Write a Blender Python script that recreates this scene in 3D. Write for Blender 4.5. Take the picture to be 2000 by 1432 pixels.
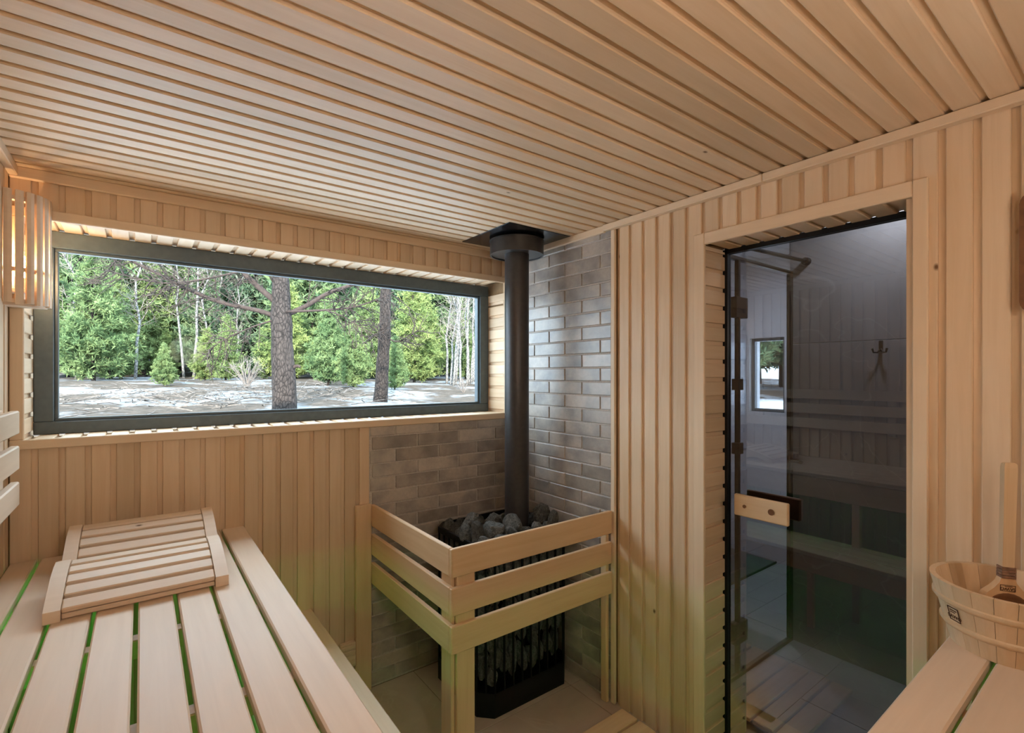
import bpy, bmesh, math, random
from mathutils import Vector, Matrix, noise
random.seed(7)
SC = bpy.context.scene
COL = SC.collection
for o in list(bpy.data.objects):
    bpy.data.objects.remove(o)

# ------------------------------------------------------------------ camera, sky, sun, exposure
cam = bpy.data.cameras.new('camera')
cam.sensor_width = 36.0
cam.lens = 36.0 * 965.7 / 2000.0
cam.shift_y = 0.008
cam.clip_start = 0.02
cam.clip_end = 300
cam_o = bpy.data.objects.new('camera', cam)
COL.objects.link(cam_o)
cam_o.location = (0, 0, 1.612)
cam_o.rotation_euler = (math.pi / 2, 0, -math.radians(36.86))
SC.camera = cam_o

SKY = 7.6
SUN = 13.0
world = bpy.data.worlds.new('sky')
SC.world = world
world.use_nodes = True
wn = world.node_tree
wn.nodes.clear()
w_out = wn.nodes.new('ShaderNodeOutputWorld')
w_bg = wn.nodes.new('ShaderNodeBackground')
w_geo = wn.nodes.new('ShaderNodeNewGeometry')
w_sep = wn.nodes.new('ShaderNodeSeparateXYZ')
w_ramp = wn.nodes.new('ShaderNodeValToRGB')
wn.links.new(w_geo.outputs['Normal'], w_sep.inputs[0])
wn.links.new(w_sep.outputs['Z'], w_ramp.inputs[0])
w_ramp.color_ramp.elements[0].position = 0.0
w_ramp.color_ramp.elements[0].color = (0.64, 0.83, 1.0, 1)
w_ramp.color_ramp.elements[1].position = 0.7
w_ramp.color_ramp.elements[1].color = (0.37, 0.61, 1.0, 1)
wn.links.new(w_ramp.outputs[0], w_bg.inputs[0])
w_bg.inputs[1].default_value = SKY
wn.links.new(w_bg.outputs[0], w_out.inputs[0])

sun = bpy.data.lights.new('sun', 'SUN')
sun.energy = SUN
sun.angle = math.radians(1.0)
sun.color = (1.0, 0.93, 0.82)
sun_o = bpy.data.objects.new('sun', sun)
COL.objects.link(sun_o)
sun_o.rotation_euler = Vector((0.42, 0.9, -0.38)).to_track_quat('-Z', 'Y').to_euler()

SC.view_settings.view_transform = 'Standard'
SC.view_settings.look = 'None'
SC.view_settings.gamma = 1.0
SC.view_settings.use_curve_mapping = False
SC.view_settings.exposure = 0.42
SC.cycles.max_bounces = 8
SC.cycles.diffuse_bounces = 5
SC.cycles.adaptive_threshold = 0.04
SC.cycles.glossy_bounces = 4
SC.cycles.transmission_bounces = 8
SC.cycles.transparent_max_bounces = 16
SC.cycles.sample_clamp_indirect = 8.0
SC.cycles.use_denoising = True
SC.cycles.caustics_reflective = False
SC.cycles.caustics_refractive = False

# ------------------------------------------------------------------ materials
def nt(name):
    m = bpy.data.materials.new(name)
    m.use_nodes = True
    t = m.node_tree
    t.nodes.clear()
    out = t.nodes.new('ShaderNodeOutputMaterial')
    return m, t, out

def node(t, kind, **kw):
    n = t.nodes.new(kind)
    for k, v in kw.items():
        if k.startswith('i_'):
            n.inputs[k[2:]].default_value = v
        else:
            setattr(n, k, v)
    return n

def mix_rgb(t, fac, a, b, blend='MIX'):
    n = t.nodes.new('ShaderNodeMix')
    n.data_type = 'RGBA'
    n.blend_type = blend
    for s, v in ((0, fac), (6, a), (7, b)):
        if isinstance(v, (float, int)):
            n.inputs[s].default_value = v
        elif isinstance(v, tuple):
            n.inputs[s].default_value = v if len(v) == 4 else v + (1,)
        else:
            t.links.new(v, n.inputs[s])
    return n.outputs[2]

def ramp(t, src, stops):
    r = t.nodes.new('ShaderNodeValToRGB')
    e = r.color_ramp.elements
    while len(e) < len(stops):
        e.new(0.5)
    for k, (p, c) in enumerate(stops):
        e[k].position = p
        e[k].color = c if len(c) == 4 else tuple(c) + (1,)
    t.links.new(src, r.inputs[0])
    return r.outputs[0]

def obj_coord(t, rnd=True, scale=(1, 1, 1)):
    tc = t.nodes.new('ShaderNodeTexCoord')
    mp = t.nodes.new('ShaderNodeMapping')
    mp.inputs['Scale'].default_value = scale
    t.links.new(tc.outputs['Object'], mp.inputs['Vector'])
    oi = t.nodes.new('ShaderNodeObjectInfo')
    if rnd:
        ml = t.nodes.new('ShaderNodeVectorMath')
        ml.operation = 'SCALE'
        ml.inputs[0].default_value = (37.0, 91.0, 53.0)
        t.links.new(oi.outputs['Random'], ml.inputs['Scale'])
        t.links.new(ml.outputs[0], mp.inputs['Location'])
    return mp.outputs[0], oi.outputs['Random']

def bump(t, src, strength=0.2, dist=0.002):
    b = t.nodes.new('ShaderNodeBump')
    b.inputs['Strength'].default_value = strength
    b.inputs['Distance'].default_value = dist
    t.links.new(src, b.inputs['Height'])
    return b.outputs[0]

def bsdf(t, out, color, rough=0.5, metal=0.0, spec=0.5, normal=None):
    p = t.nodes.new('ShaderNodeBsdfPrincipled')
    if isinstance(color, tuple):
        p.inputs['Base Color'].default_value = color if len(color) == 4 else color + (1,)
    else:
        t.links.new(color, p.inputs['Base Color'])
    if isinstance(rough, float):
        p.inputs['Roughness'].default_value = rough
    else:
        t.links.new(rough, p.inputs['Roughness'])
    p.inputs['Metallic'].default_value = metal
    p.inputs['Specular IOR Level'].default_value = spec
    if normal:
        t.links.new(normal, p.inputs['Normal'])
    t.links.new(p.outputs[0], out.inputs[0])
    return p

def wood(name, light, dark, rough=0.5, vary=0.20, knots=True, spec=0.35):
    """plank wood, grain along the object's own X axis"""
    m, t, out = nt(name)
    v, rnd = obj_coord(t, True, (0.9, 16.0, 16.0))
    n1 = node(t, 'ShaderNodeTexNoise', i_Scale=2.2, i_Detail=5.0, i_Roughness=0.6, i_Distortion=0.6)
    t.links.new(v, n1.inputs['Vector'])
    v2, _ = obj_coord(t, True, (2.0, 4.0, 4.0))
    n2 = node(t, 'ShaderNodeTexNoise', i_Scale=1.1, i_Detail=2.0)
    t.links.new(v2, n2.inputs['Vector'])
    c1 = ramp(t, n1.outputs[0], [(0.3, dark), (0.62, light)])
    mid = tuple((a * 0.55 + b * 0.45) for a, b in zip(light, dark))
    c2 = ramp(t, n2.outputs[0], [(0.35, mid), (0.65, light)])
    c = mix_rgb(t, 0.5, c1, c2)
    tone = ramp(t, rnd, [(0.0, (1 - vary, 1 - vary * 1.1, 1 - vary * 1.25)), (0.5, (1, 1, 1)), (1.0, (1 - vary * .35, 1 - vary * .6, 1 - vary * .9))])
    c = mix_rgb(t, 1.0, c, tone, 'MULTIPLY')
    if knots:
        v3, _ = obj_coord(t, True, (1.0, 1.6, 1.6))
        vo = node(t, 'ShaderNodeTexVoronoi', i_Scale=2.6)
        t.links.new(v3, vo.inputs['Vector'])
        k = ramp(t, vo.outputs['Distance'], [(0.012, (1, 1, 1)), (0.034, (0, 0, 0))])
        c = mix_rgb(t, k, c, (0.16, 0.075, 0.03))
    bsdf(t, out, c, rough, 0.0, spec, bump(t, n1.outputs[0], 0.12, 0.001))
    return m

def plain(name, color, rough=0.5, metal=0.0, spec=0.5, scale=40.0, amount=0.12, bmp=0.0):
    m, t, out = nt(name)
    v, rnd = obj_coord(t)
    n = node(t, 'ShaderNodeTexNoise', i_Scale=scale, i_Detail=4.0)
    t.links.new(v, n.inputs['Vector'])
    lo = tuple(x * (1 - amount) for x in color)
    hi = tuple(min(1, x * (1 + amount)) for x in color)
    c = ramp(t, n.outputs[0], [(0.3, lo), (0.7, hi)])
    bsdf(t, out, c, rough, metal, spec, bump(t, n.outputs[0], bmp, 0.002) if bmp else None)
    return m

def glass(name, tint, ior=1.5, boost=1.0, film=0.0):
    """thin flat pane: Fresnel mirror over a tinted see-through body"""
    m, t, out = nt(name)
    tr = node(t, 'ShaderNodeBsdfTransparent', i_Color=tint + (1,))
    gl = node(t, 'ShaderNodeBsdfGlossy', i_Color=(1, 1, 1, 1), i_Roughness=0.0)
    fr = node(t, 'ShaderNodeFresnel', i_IOR=ior)
    mu = node(t, 'ShaderNodeMath', operation='MULTIPLY')
    mu.inputs[1].default_value = boost
    mu.use_clamp = True
    t.links.new(fr.outputs[0], mu.inputs[0])
    mx = node(t, 'ShaderNodeMixShader')
    t.links.new(mu.outputs[0], mx.inputs[0])
    t.links.new(tr.outputs[0], mx.inputs[1])
    t.links.new(gl.outputs[0], mx.inputs[2])
    t.links.new(mx.outputs[0], out.inputs[0])
    return m

def emitter(name, color, strength):
    m, t, out = nt(name)
    e = node(t, 'ShaderNodeEmission', i_Color=color + (1,), i_Strength=strength)
    t.links.new(e.outputs[0], out.inputs[0])
    return m

M = {}
M['lime'] = wood('limewood', (0.78, 0.59, 0.41), (0.66, 0.455, 0.275))
M['lime_trim'] = wood('limewood_trim', (0.79, 0.61, 0.43), (0.69, 0.50, 0.33), vary=0.08, knots=False)
M['abachi'] = wood('bench_wood', (0.76, 0.59, 0.44), (0.67, 0.50, 0.36), vary=0.07)
M['rail'] = wood('rail_wood', (0.75, 0.53, 0.33), (0.63, 0.40, 0.215), vary=0.08, knots=False)
M['bucket'] = wood('pine_stave', (0.74, 0.55, 0.36), (0.60, 0.40, 0.22), vary=0.14, knots=False)
M['ladle'] = wood('ladle_wood', (0.70, 0.46, 0.26), (0.52, 0.29, 0.13), vary=0.02, knots=False)
M['brown_wood'] = wood('brown_wood', (0.20, 0.085, 0.035), (0.10, 0.04, 0.018), vary=0.02, knots=False)
M['black'] = plain('black_metal', (0.012, 0.012, 0.013), 0.45, 0.6, 0.5)
M['pipe'] = plain('pipe_metal', (0.05, 0.044, 0.042), 0.38, 0.4, 0.5)
M['plate'] = plain('plate_steel', (0.02, 0.022, 0.026), 0.2, 0.7, 0.5)
M['frame'] = plain('window_frame', (0.075, 0.10, 0.115), 0.35, 0.0, 0.5)
M['stone_plain'] = plain('sauna_stone', (0.15, 0.147, 0.138), 0.75, 0.0, 0.35, 42.0, 0.8, 1.0)
M['mortar'] = plain('mortar', (0.52, 0.46, 0.41), 0.9, 0, 0.2, 120.0, 0.15, 0.2)
M['backing'] = plain('wall_backing', (0.30, 0.19, 0.10), 0.8, 0, 0.2)
M['exterior'] = plain('exterior_cladding', (0.25, 0.20, 0.16), 0.8, 0, 0.2)
M['wall_white'] = plain('white_paint', (0.75, 0.75, 0.76), 0.6, 0, 0.3, 20, 0.02)
M['white_tile'] = plain('white_tile', (0.62, 0.62, 0.66), 0.25, 0, 0.5, 4, 0.05)
M['burn'] = plain('burnt_brand', (0.07, 0.025, 0.01), 0.7, 0, 0.2)
M['wrap'] = plain('leather_wrap', (0.22, 0.12, 0.075), 0.7, 0, 0.3, 80, 0.4, 0.4)
M['dial'] = plain('dial_face', (0.55, 0.42, 0.30), 0.5)
M['pane'] = glass('clear_glass', (0.94, 0.96, 0.95), 1.5, 0.08)
M['smoke'] = glass('smoked_glass', (0.34, 0.345, 0.365), 1.5, 1.9)
M['shower_glass'] = glass('shower_glass', (0.82, 0.84, 0.88), 1.5, 1.0)
M['lamp_on'] = emitter('lamp_bulb', (1.0, 0.72, 0.42), 210.0)
M['fill_bulb'] = emitter('fill_uplighter_bulb', (0.80, 0.90, 1.0), 900.0)  # bulb of the fill lamp added behind the camera
M['fill_glow'] = emitter('fill_diffuser', (1.0, 0.90, 0.78), 27.0)  # glow of an added wall lamp, fill for the room
M['fill_glow_dim'] = emitter('dim_fill_diffuser', (1.0, 0.90, 0.78), 11.0)  # weaker glow for the second added wall lamp
M['led'] = emitter('green_led', (0.06, 1.0, 0.14), 10.5)
M['downlight'] = emitter('downlight_glow', (0.95, 0.97, 1.0), 420.0)
M['downlight_far'] = emitter('far_downlight_glow', (0.86, 0.92, 1.0), 650.0)

def brick_mat():
    m, t, out = nt('clinker_brick')
    v, rnd = obj_coord(t, True, (1, 1, 1))
    n1 = node(t, 'ShaderNodeTexNoise', i_Scale=7.0, i_Detail=2.0)
    t.links.new(v, n1.inputs['Vector'])
    n2 = node(t, 'ShaderNodeTexNoise', i_Scale=55.0, i_Detail=5.0, i_Roughness=0.65)
    t.links.new(v, n2.inputs['Vector'])
    base = ramp(t, rnd, [(0.0, (0.32, 0.268, 0.225)), (0.35, (0.43, 0.366, 0.312)), (0.7, (0.50, 0.43, 0.37)), (1.0, (0.36, 0.302, 0.256))])
    dk = ramp(t, n1.outputs[0], [(0.34, (0.6, 0.6, 0.62)), (0.60, (1.05, 1.03, 1.0))])
    c = mix_rgb(t, 1.0, base, dk, 'MULTIPLY')
    fine = ramp(t, n2.outputs[0], [(0.3, (0.88, 0.88, 0.88)), (0.7, (1.08, 1.08, 1.08))])
    c = mix_rgb(t, 1.0, c, fine, 'MULTIPLY')
    bsdf(t, out, c, 0.36, 0, 0.95, bump(t, n2.outputs[0], 0.3, 0.003))
    return m
M['brick'] = brick_mat()

def stone_mat():
    m, t, out = nt('speckled_stone')
    v, rnd = obj_coord(t, True)
    n1 = node(t, 'ShaderNodeTexNoise', i_Scale=3.0, i_Detail=6.0, i_Roughness=0.7)
    t.links.new(v, n1.inputs['Vector'])
    n2 = node(t, 'ShaderNodeTexNoise', i_Scale=14.0, i_Detail=3.0)
    t.links.new(v, n2.inputs['Vector'])
    base = ramp(t, rnd, [(0, (0.13, 0.122, 0.108)), (0.4, (0.21, 0.207, 0.19)), (0.75, (0.29, 0.286, 0.27)), (1, (0.18, 0.165, 0.14))])
    a = ramp(t, n1.outputs[0], [(0.32, (0.45, 0.45, 0.45)), (0.66, (1.35, 1.35, 1.33))])
    b_ = ramp(t, n2.outputs[0], [(0.35, (0.55, 0.55, 0.55)), (0.62, (1.25, 1.25, 1.25))])
    c = mix_rgb(t, 1.0, mix_rgb(t, 1.0, base, a, 'MULTIPLY'), b_, 'MULTIPLY')
    bsdf(t, out, c, 0.7, 0, 0.35, bump(t, n1.outputs[0], 0.9, 0.06))
    return m
M['stone'] = stone_mat()

def stone_tile(name, a, b, vein, rough, scale):
    m, t, out = nt(name)
    tc = t.nodes.new('ShaderNodeTexCoord')
    oi = t.nodes.new('ShaderNodeObjectInfo')
    mp = t.nodes.new('ShaderNodeMapping')
    ml = node(t, 'ShaderNodeVectorMath', operation='SCALE')
    ml.inputs[0].default_value = (17, 31, 23)
    t.links.new(oi.outputs['Random'], ml.inputs['Scale'])
    t.links.new(ml.outputs[0], mp.inputs['Location'])
    t.links.new(tc.outputs['Object'], mp.inputs['Vector'])
    n = node(t, 'ShaderNodeTexNoise', i_Scale=scale, i_Detail=6.0, i_Roughness=0.6, i_Distortion=0.8)
    t.links.new(mp.outputs[0], n.inputs['Vector'])
    c = ramp(t, n.outputs[0], [(0.3, a), (0.7, b)])
    n2 = node(t, 'ShaderNodeTexNoise', i_Scale=scale * 0.6, i_Detail=3.0, i_Distortion=1.6)
    t.links.new(mp.outputs[0], n2.inputs['Vector'])
    k = ramp(t, n2.outputs[0], [(0.492, (0, 0, 0)), (0.5, (0.22, 0.22, 0.22)), (0.508, (0, 0, 0))])
    c = mix_rgb(t, k, c, vein)
    bsdf(t, out, c, rough, 0, 0.5)
    return m
M['floor_tile'] = stone_tile('floor_tile', (0.44, 0.34, 0.265), (0.54, 0.43, 0.345), (0.68, 0.58, 0.49), 0.4, 3.0)
M['grout'] = plain('grout', (0.16, 0.12, 0.09), 0.9)
M['marble'] = stone_tile('grey_marble', (0.20, 0.20, 0.21), (0.27, 0.27, 0.285), (0.55, 0.55, 0.56), 0.3, 2.2)
M['wash_tile'] = stone_tile('grey_floor_tile', (0.22, 0.22, 0.235), (0.29, 0.29, 0.30), (0.38, 0.38, 0.39), 0.35, 3.5)

# outdoors
def ground_mat():
    m, t, out = nt('winter_ground')
    tc = t.nodes.new('ShaderNodeTexCoord')
    n = node(t, 'ShaderNodeTexNoise', i_Scale=0.42, i_Detail=8.0, i_Roughness=0.62)
    t.links.new(tc.outputs['Object'], n.inputs['Vector'])
    n2 = node(t, 'ShaderNodeTexNoise', i_Scale=5.0, i_Detail=6.0, i_Roughness=0.7)
    t.links.new(tc.outputs['Object'], n2.inputs['Vector'])
    soil = ramp(t, n2.outputs[0], [(0.3, (0.03, 0.024, 0.018)), (0.55, (0.075, 0.058, 0.046)), (0.75, (0.12, 0.096, 0.08))])
    snow = ramp(t, n2.outputs[0], [(0.35, (0.07, 0.068, 0.065)), (0.62, (0.26, 0.27, 0.29))])
    k = ramp(t, n.outputs[0], [(0.50, (0, 0, 0)), (0.56, (1, 1, 1))])
    c = mix_rgb(t, k, soil, snow)
    sx = t.nodes.new('ShaderNodeSeparateXYZ')
    t.links.new(tc.outputs['Object'], sx.inputs[0])
    ad = node(t, 'ShaderNodeMath', operation='ADD')
    t.links.new(sx.outputs['Y'], ad.inputs[0])
    t.links.new(n.outputs[0], ad.inputs[1])
    mr = node(t, 'ShaderNodeMapRange')
    mr.inputs['From Min'].default_value = 6.9
    mr.inputs['From Max'].default_value = 7.3
    t.links.new(ad.outputs[0], mr.inputs['Value'])
    c = mix_rgb(t, mr.outputs[0], (0.80, 0.84, 0.90), c)      # bright snow by the house, out of view, added to bounce light indoors
    bsdf(t, out, c, 0.9, 0, 0.1, bump(t, n2.outputs[0], 0.7, 0.12))
    return m
M['ground'] = ground_mat()

def needle_mat(name, a, b):
    m, t, out = nt(name)
    tc = t.nodes.new('ShaderNodeTexCoord')
    oi = t.nodes.new('ShaderNodeObjectInfo')
    n = node(t, 'ShaderNodeTexNoise', i_Scale=1.1, i_Detail=3.0)
    t.links.new(tc.outputs['Object'], n.inputs['Vector'])
    c = ramp(t, n.outputs[0], [(0.35, a), (0.65, b)])
    tone = ramp(t, oi.outputs['Random'], [(0, (0.8, 0.88, 0.95)), (0.5, (1, 1, 1)), (1, (1.15, 1.08, 0.9))])
    c = mix_rgb(t, 1.0, c, tone, 'MULTIPLY')
    d = node(t, 'ShaderNodeBsdfDiffuse')
    tl = node(t, 'ShaderNodeBsdfTranslucent')
    t.links.new(c, d.inputs[0])
    t.links.new(c, tl.inputs[0])
    mx = node(t, 'ShaderNodeMixShader')
    mx.inputs[0].default_value = 0.35
    t.links.new(d.outputs[0], mx.inputs[1])
    t.links.new(tl.outputs[0], mx.inputs[2])
    t.links.new(mx.outputs[0], out.inputs[0])
    return m
M['needle_young'] = needle_mat('young_needles', (0.11, 0.165, 0.07), (0.23, 0.285, 0.12))
M['needle_mid'] = needle_mat('pine_needles', (0.09, 0.15, 0.085), (0.20, 0.26, 0.12))
M['needle_dark'] = needle_mat('spruce_needles', (0.10, 0.16, 0.105), (0.17, 0.23, 0.135))

def bark_mat(name, a, b, sc):
    m, t, out = nt(name)
    tc = t.nodes.new('ShaderNodeTexCoord')
    mp = t.nodes.new('ShaderNodeMapping')
    mp.inputs['Scale'].default_value = sc
    t.links.new(tc.outputs['Object'], mp.inputs[0])
    n = node(t, 'ShaderNodeTexVoronoi', i_Scale=1.0, feature='DISTANCE_TO_EDGE')
    t.links.new(mp.outputs[0], n.inputs['Vector'])
    n2 = node(t, 'ShaderNodeTexNoise', i_Scale=2.0, i_Detail=5.0)
    t.links.new(mp.outputs[0], n2.inputs['Vector'])
    c1 = ramp(t, n2.outputs[0], [(0.3, a), (0.7, b)])
    k = ramp(t, n.outputs['Distance'], [(0.0, (0.22, 0.22, 0.22)), (0.16, (1, 1, 1))])
    c = mix_rgb(t, 1.0, c1, k, 'MULTIPLY')
    bsdf(t, out, c, 0.9, 0, 0.2, bump(t, n.outputs['Distance'], 0.8, 0.02))
    return m
M['bark'] = bark_mat('pine_bark', (0.022, 0.017, 0.015), (0.055, 0.043, 0.038), (26, 26, 12))
M['bark_dark'] = bark_mat('dark_bark', (0.02, 0.015, 0.013), (0.042, 0.033, 0.029), (28, 28, 12))
M['twig'] = plain('twig_bark', (0.035, 0.026, 0.022), 0.9, 0, 0.2)
M['branch'] = plain('branch_bark', (0.04, 0.028, 0.024), 0.9, 0, 0.2, 30, 0.3)
M['birch'] = bark_mat('birch_bark', (0.15, 0.145, 0.138), (0.27, 0.26, 0.25), (10, 10, 6))
M['pale_twig'] = plain('pale_twig', (0.17, 0.145, 0.13), 0.9, 0, 0.2)
M['stick'] = plain('dead_stick', (0.10, 0.085, 0.075), 0.9, 0, 0.2, 20, 0.5)

# ------------------------------------------------------------------ building helpers
def link(name, data, mat=None, parent=None):
    o = bpy.data.objects.new(name, data)
    COL.objects.link(o)
    if mat is not None and not data.materials:
        data.materials.append(mat)
    if parent is not None:
        o.parent = parent
    return o

def tag(o, label=None, cat=None, group=None, kind=None):
    if label: o['label'] = label
    if cat: o['category'] = cat
    if group: o['group'] = group
    if kind: o['kind'] = kind
    return o

def empty(name, loc=(0, 0, 0)):
    o = bpy.data.objects.new(name, None)
    o.empty_display_size = 0.05
    COL.objects.link(o)
    o.location = loc
    return o

class MB:
    """collects faces into one mesh"""
    def __init__(s):
        s.v, s.f, s.smooth = [], [], False
    def add(s, vs, fs):
        n = len(s.v)
        s.v += [tuple(x) for x in vs]
        s.f += [tuple(i + n for i in f) for f in fs]
        return s
    def box(s, x0, x1, y0, y1, z0, z1):
        vs = [(x0, y0, z0), (x1, y0, z0), (x1, y1, z0), (x0, y1, z0), (x0, y0, z1), (x1, y0, z1), (x1, y1, z1), (x0, y1, z1)]
        fs = [(0, 3, 2, 1), (4, 5, 6, 7), (0, 1, 5, 4), (1, 2, 6, 5), (2, 3, 7, 6), (3, 0, 4, 7)]
        return s.add(vs, fs)
    def cbox(s, x0, x1, y0, y1, z0, z1, b=0.003):
        """chamfered box: 24 vertices"""
        vs, idx = [], {}
        for ix, X in enumerate((x0, x1)):
            for iy, Y in enumerate((y0, y1)):
                for iz, Z in enumerate((z0, z1)):
                    dx, dy, dz = (b if ix == 0 else -b), (b if iy == 0 else -b), (b if iz == 0 else -b)
                    for a, p in enumerate(((X, Y + dy, Z + dz), (X + dx, Y, Z + dz), (X + dx, Y + dy, Z))):
                        idx[(ix, iy, iz, a)] = len(vs)
                        vs.append(p)
        fs = []
        I = idx
        for s0 in (0, 1):
            fs.append([I[(s0, 0, 0, 0)], I[(s0, 1, 0, 0)], I[(s0, 1, 1, 0)], I[(s0, 0, 1, 0)]])
            fs.append([I[(0, s0, 0, 1)], I[(1, s0, 0, 1)], I[(1, s0, 1, 1)], I[(0, s0, 1, 1)]])
            fs.append([I[(0, 0, s0, 2)], I[(1, 0, s0, 2)], I[(1, 1, s0, 2)], I[(0, 1, s0, 2)]])
        for i in (0, 1):
            for j in (0, 1):
                fs.append([I[(i, j, 0, 0)], I[(i, j, 1, 0)], I[(i, j, 1, 1)], I[(i, j, 0, 1)]])
                fs.append([I[(i, 0, j, 0)], I[(i, 1, j, 0)], I[(i, 1, j, 2)], I[(i, 0, j, 2)]])
                fs.append([I[(0, i, j, 1)], I[(1, i, j, 1)], I[(1, i, j, 2)], I[(0, i, j, 2)]])
                for k in (0, 1):
                    fs.append([I[(i, j, k, 0)], I[(i, j, k, 1)], I[(i, j, k, 2)]])
        return s.add(vs, fs)
    def tube(s, pts, rad, seg=8, caps=True):
        pts = [Vector(p) for p in pts]
        if not isinstance(rad, (list, tuple)):
            rad = [rad] * len(pts)
        n0 = len(s.v)
        up = Vector((0.13, 0.21, 0.97))
        d = (pts[1] - pts[0]).normalized()
        u = d.cross(up)
        if u.length < 1e-3:
            u = d.cross(Vector((1, 0, 0)))
        u.normalize()
        for i, p in enumerate(pts):
            a, b = pts[max(0, i - 1)], pts[min(len(pts) - 1, i + 1)]
            d = (b - a).normalized()
            u = (u - d * u.dot(d)).normalized()
            w = d.cross(u)
            for k in range(seg):
                an = 2 * math.pi * k / seg
                s.v.append(tuple(p + (u * math.cos(an) + w * math.sin(an)) * rad[i]))
        for i in range(len(pts) - 1):
            for k in range(seg):
                a = n0 + i * seg + k
                b = n0 + i * seg + (k + 1) % seg
                s.f.append((a, b, b + seg, a + seg))
        if caps:
            s.f.append(tuple(n0 + k for k in reversed(range(seg))))
            e = n0 + (len(pts) - 1) * seg
            s.f.append(tuple(e + k for k in range(seg)))
        return s
    def lathe(s, prof, seg=32, cx=0, cy=0, closed=False):
        """profile of (r, z) turned round Z"""
        n0 = len(s.v)
        for r, z in prof:
            for k in range(seg):
                an = 2 * math.pi * k / seg
                s.v.append((cx + r * math.cos(an), cy + r * math.sin(an), z))
        m = len(prof)
        for i in range(m if closed else m - 1):
            j = (i + 1) % m
            for k in range(seg):
                s.f.append((n0 + i * seg + k, n0 + i * seg + (k + 1) % seg, n0 + j * seg + (k + 1) % seg, n0 + j * seg + k))
        return s
    def prism(s, poly, axis, a, b):
        """polygon in the two other axes extruded along axis from a to b"""
        n0, m = len(s.v), len(poly)
        for q in (a, b):
            for u, w in poly:
                s.v.append({'x': (q, u, w), 'y': (u, q, w), 'z': (u, w, q)}[axis])
        for k in range(m):
            s.f.append((n0 + k, n0 + (k + 1) % m, n0 + m + (k + 1) % m, n0 + m + k))
        s.f.append(tuple(n0 + k for k in reversed(range(m))))
        s.f.append(tuple(n0 + m + k for k in range(m)))
        return s
    def mesh(s, name, mat=None, smooth=False, fix=True):
        me = bpy.data.meshes.new(name)
        me.from_pydata(s.v, [], s.f)
        if fix:
            bm = bmesh.new()
            bm.from_mesh(me)
            bmesh.ops.recalc_face_normals(bm, faces=bm.faces)
            bm.to_mesh(me)
            bm.free()
        if smooth:
            me.polygons.foreach_set('use_smooth', [True] * len(me.polygons))
            if smooth != 'all':
                me.set_sharp_from_angle(angle=math.radians(40))
        if mat:
            me.materials.append(mat)
        me.update()
        return me
    def build(s, name, mat, parent=None, smooth=False):
        return link(name, s.mesh(name, mat, smooth), None, parent)

CACHE = {}
GV = 0.0175   # groove width of the cladding
def clad_mesh(L, w, mat):
    """tongue-and-groove lining board: length X, width Y (groove at the far side), face at Z=0"""
    key = ('clad', round(L, 3), round(w, 4), mat.name)
    if key not in CACHE:
        f = w - GV
        p = [(0.0004, -0.0145), (0.0004, -0.0025), (0.0025, 0), (f - 0.0025, 0), (f, -0.0025), (f, -0.0095), (w + 0.0002, -0.0095), (w + 0.0002, -0.0145)]
        CACHE[key] = MB().prism(p, 'x', 0, L).mesh('board', mat)
    return CACHE[key]

def plank_mesh(L, w, t, mat, b=0.003):
    """chamfered plank: X length, Y width, Z thickness, from the origin"""
    key = ('plank', round(L, 3), round(w, 3), round(t, 3), mat.name, b)
    if key not in CACHE:
        CACHE[key] = MB().cbox(0, L, 0, w, -t, 0, b).mesh('plank', mat)
    return CACHE[key]

def place(name, me, parent, org, xd, zd):
    X, Z = Vector(xd).normalized(), Vector(zd).normalized()
    Y = Z.cross(X)
    o = link(name, me, None, parent)
    mt = Matrix(((X.x, Y.x, Z.x, org[0]), (X.y, Y.y, Z.y, org[1]), (X.z, Y.z, Z.z, org[2]), (0, 0, 0, 1)))
    if parent is not None:
        mt = Matrix.Translation(-Vector(parent.location)) @ mt
    o.matrix_basis = mt
    return o

def bar(name, x0, x1, y0, y1, z0, z1, mat, parent=None, b=0.003):
    """plank of any axis: the longest side becomes the grain direction"""
    d = (x1 - x0, y1 - y0, z1 - z0)
    ax = max(range(3), key=lambda i: d[i])
    if ax == 0:
        return place(name, plank_mesh(d[0], d[1], d[2], mat, b), parent, (x0, y0, z1), (1, 0, 0), (0, 0, 1))
    if ax == 1:
        return place(name, plank_mesh(d[1], d[0], d[2], mat, b), parent, (x1, y0, z1), (0, 1, 0), (0, 0, 1))
    return place(name, plank_mesh(d[2], d[0], d[1], mat, b), parent, (x1, y0, z0), (0, 0, 1), (0, -1, 0))

# ------------------------------------------------------------------ the room
XL, XR, YB, YF, H = -0.376, 1.860, -0.390, 2.480, 2.355
WX0, WX1, WZ0, WZ1, WD = -0.337, 1.800, 1.376, 2.182, 2.655      # window opening, frame plane
DY0, DY1, DZ = 0.467, 1.151, 2.147                               # door opening
BK = 0.0145

def struct(name, mb, mat):
    return tag(mb.build(name, mat), kind='structure')

# floor: stone tiles on a grout bed
floor = struct('floor', MB().box(XL - 0.1, XR + 0.16, YB - 0.1, YF + 0.1, -0.06, -0.003), M['grout'])
tile_me = MB().cbox(0, 0.597, 0, 0.597, -0.012, 0, 0.0015).mesh('tile', M['floor_tile'])
ty = 2.476 - 0.6
for i in range(4):
    for j in range(5):
        x, y = 1.187 + (i - 3) * 0.6 + 0.6, ty - j * 0.6
        o = link('tile', tile_me, None, floor)
        o.location = (x, y, 0)
for j in range(5):
    link('tile', tile_me, None, floor).location = (1.187 - 3 * 0.6 + 0.0, ty - j * 0.6, 0)

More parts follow.
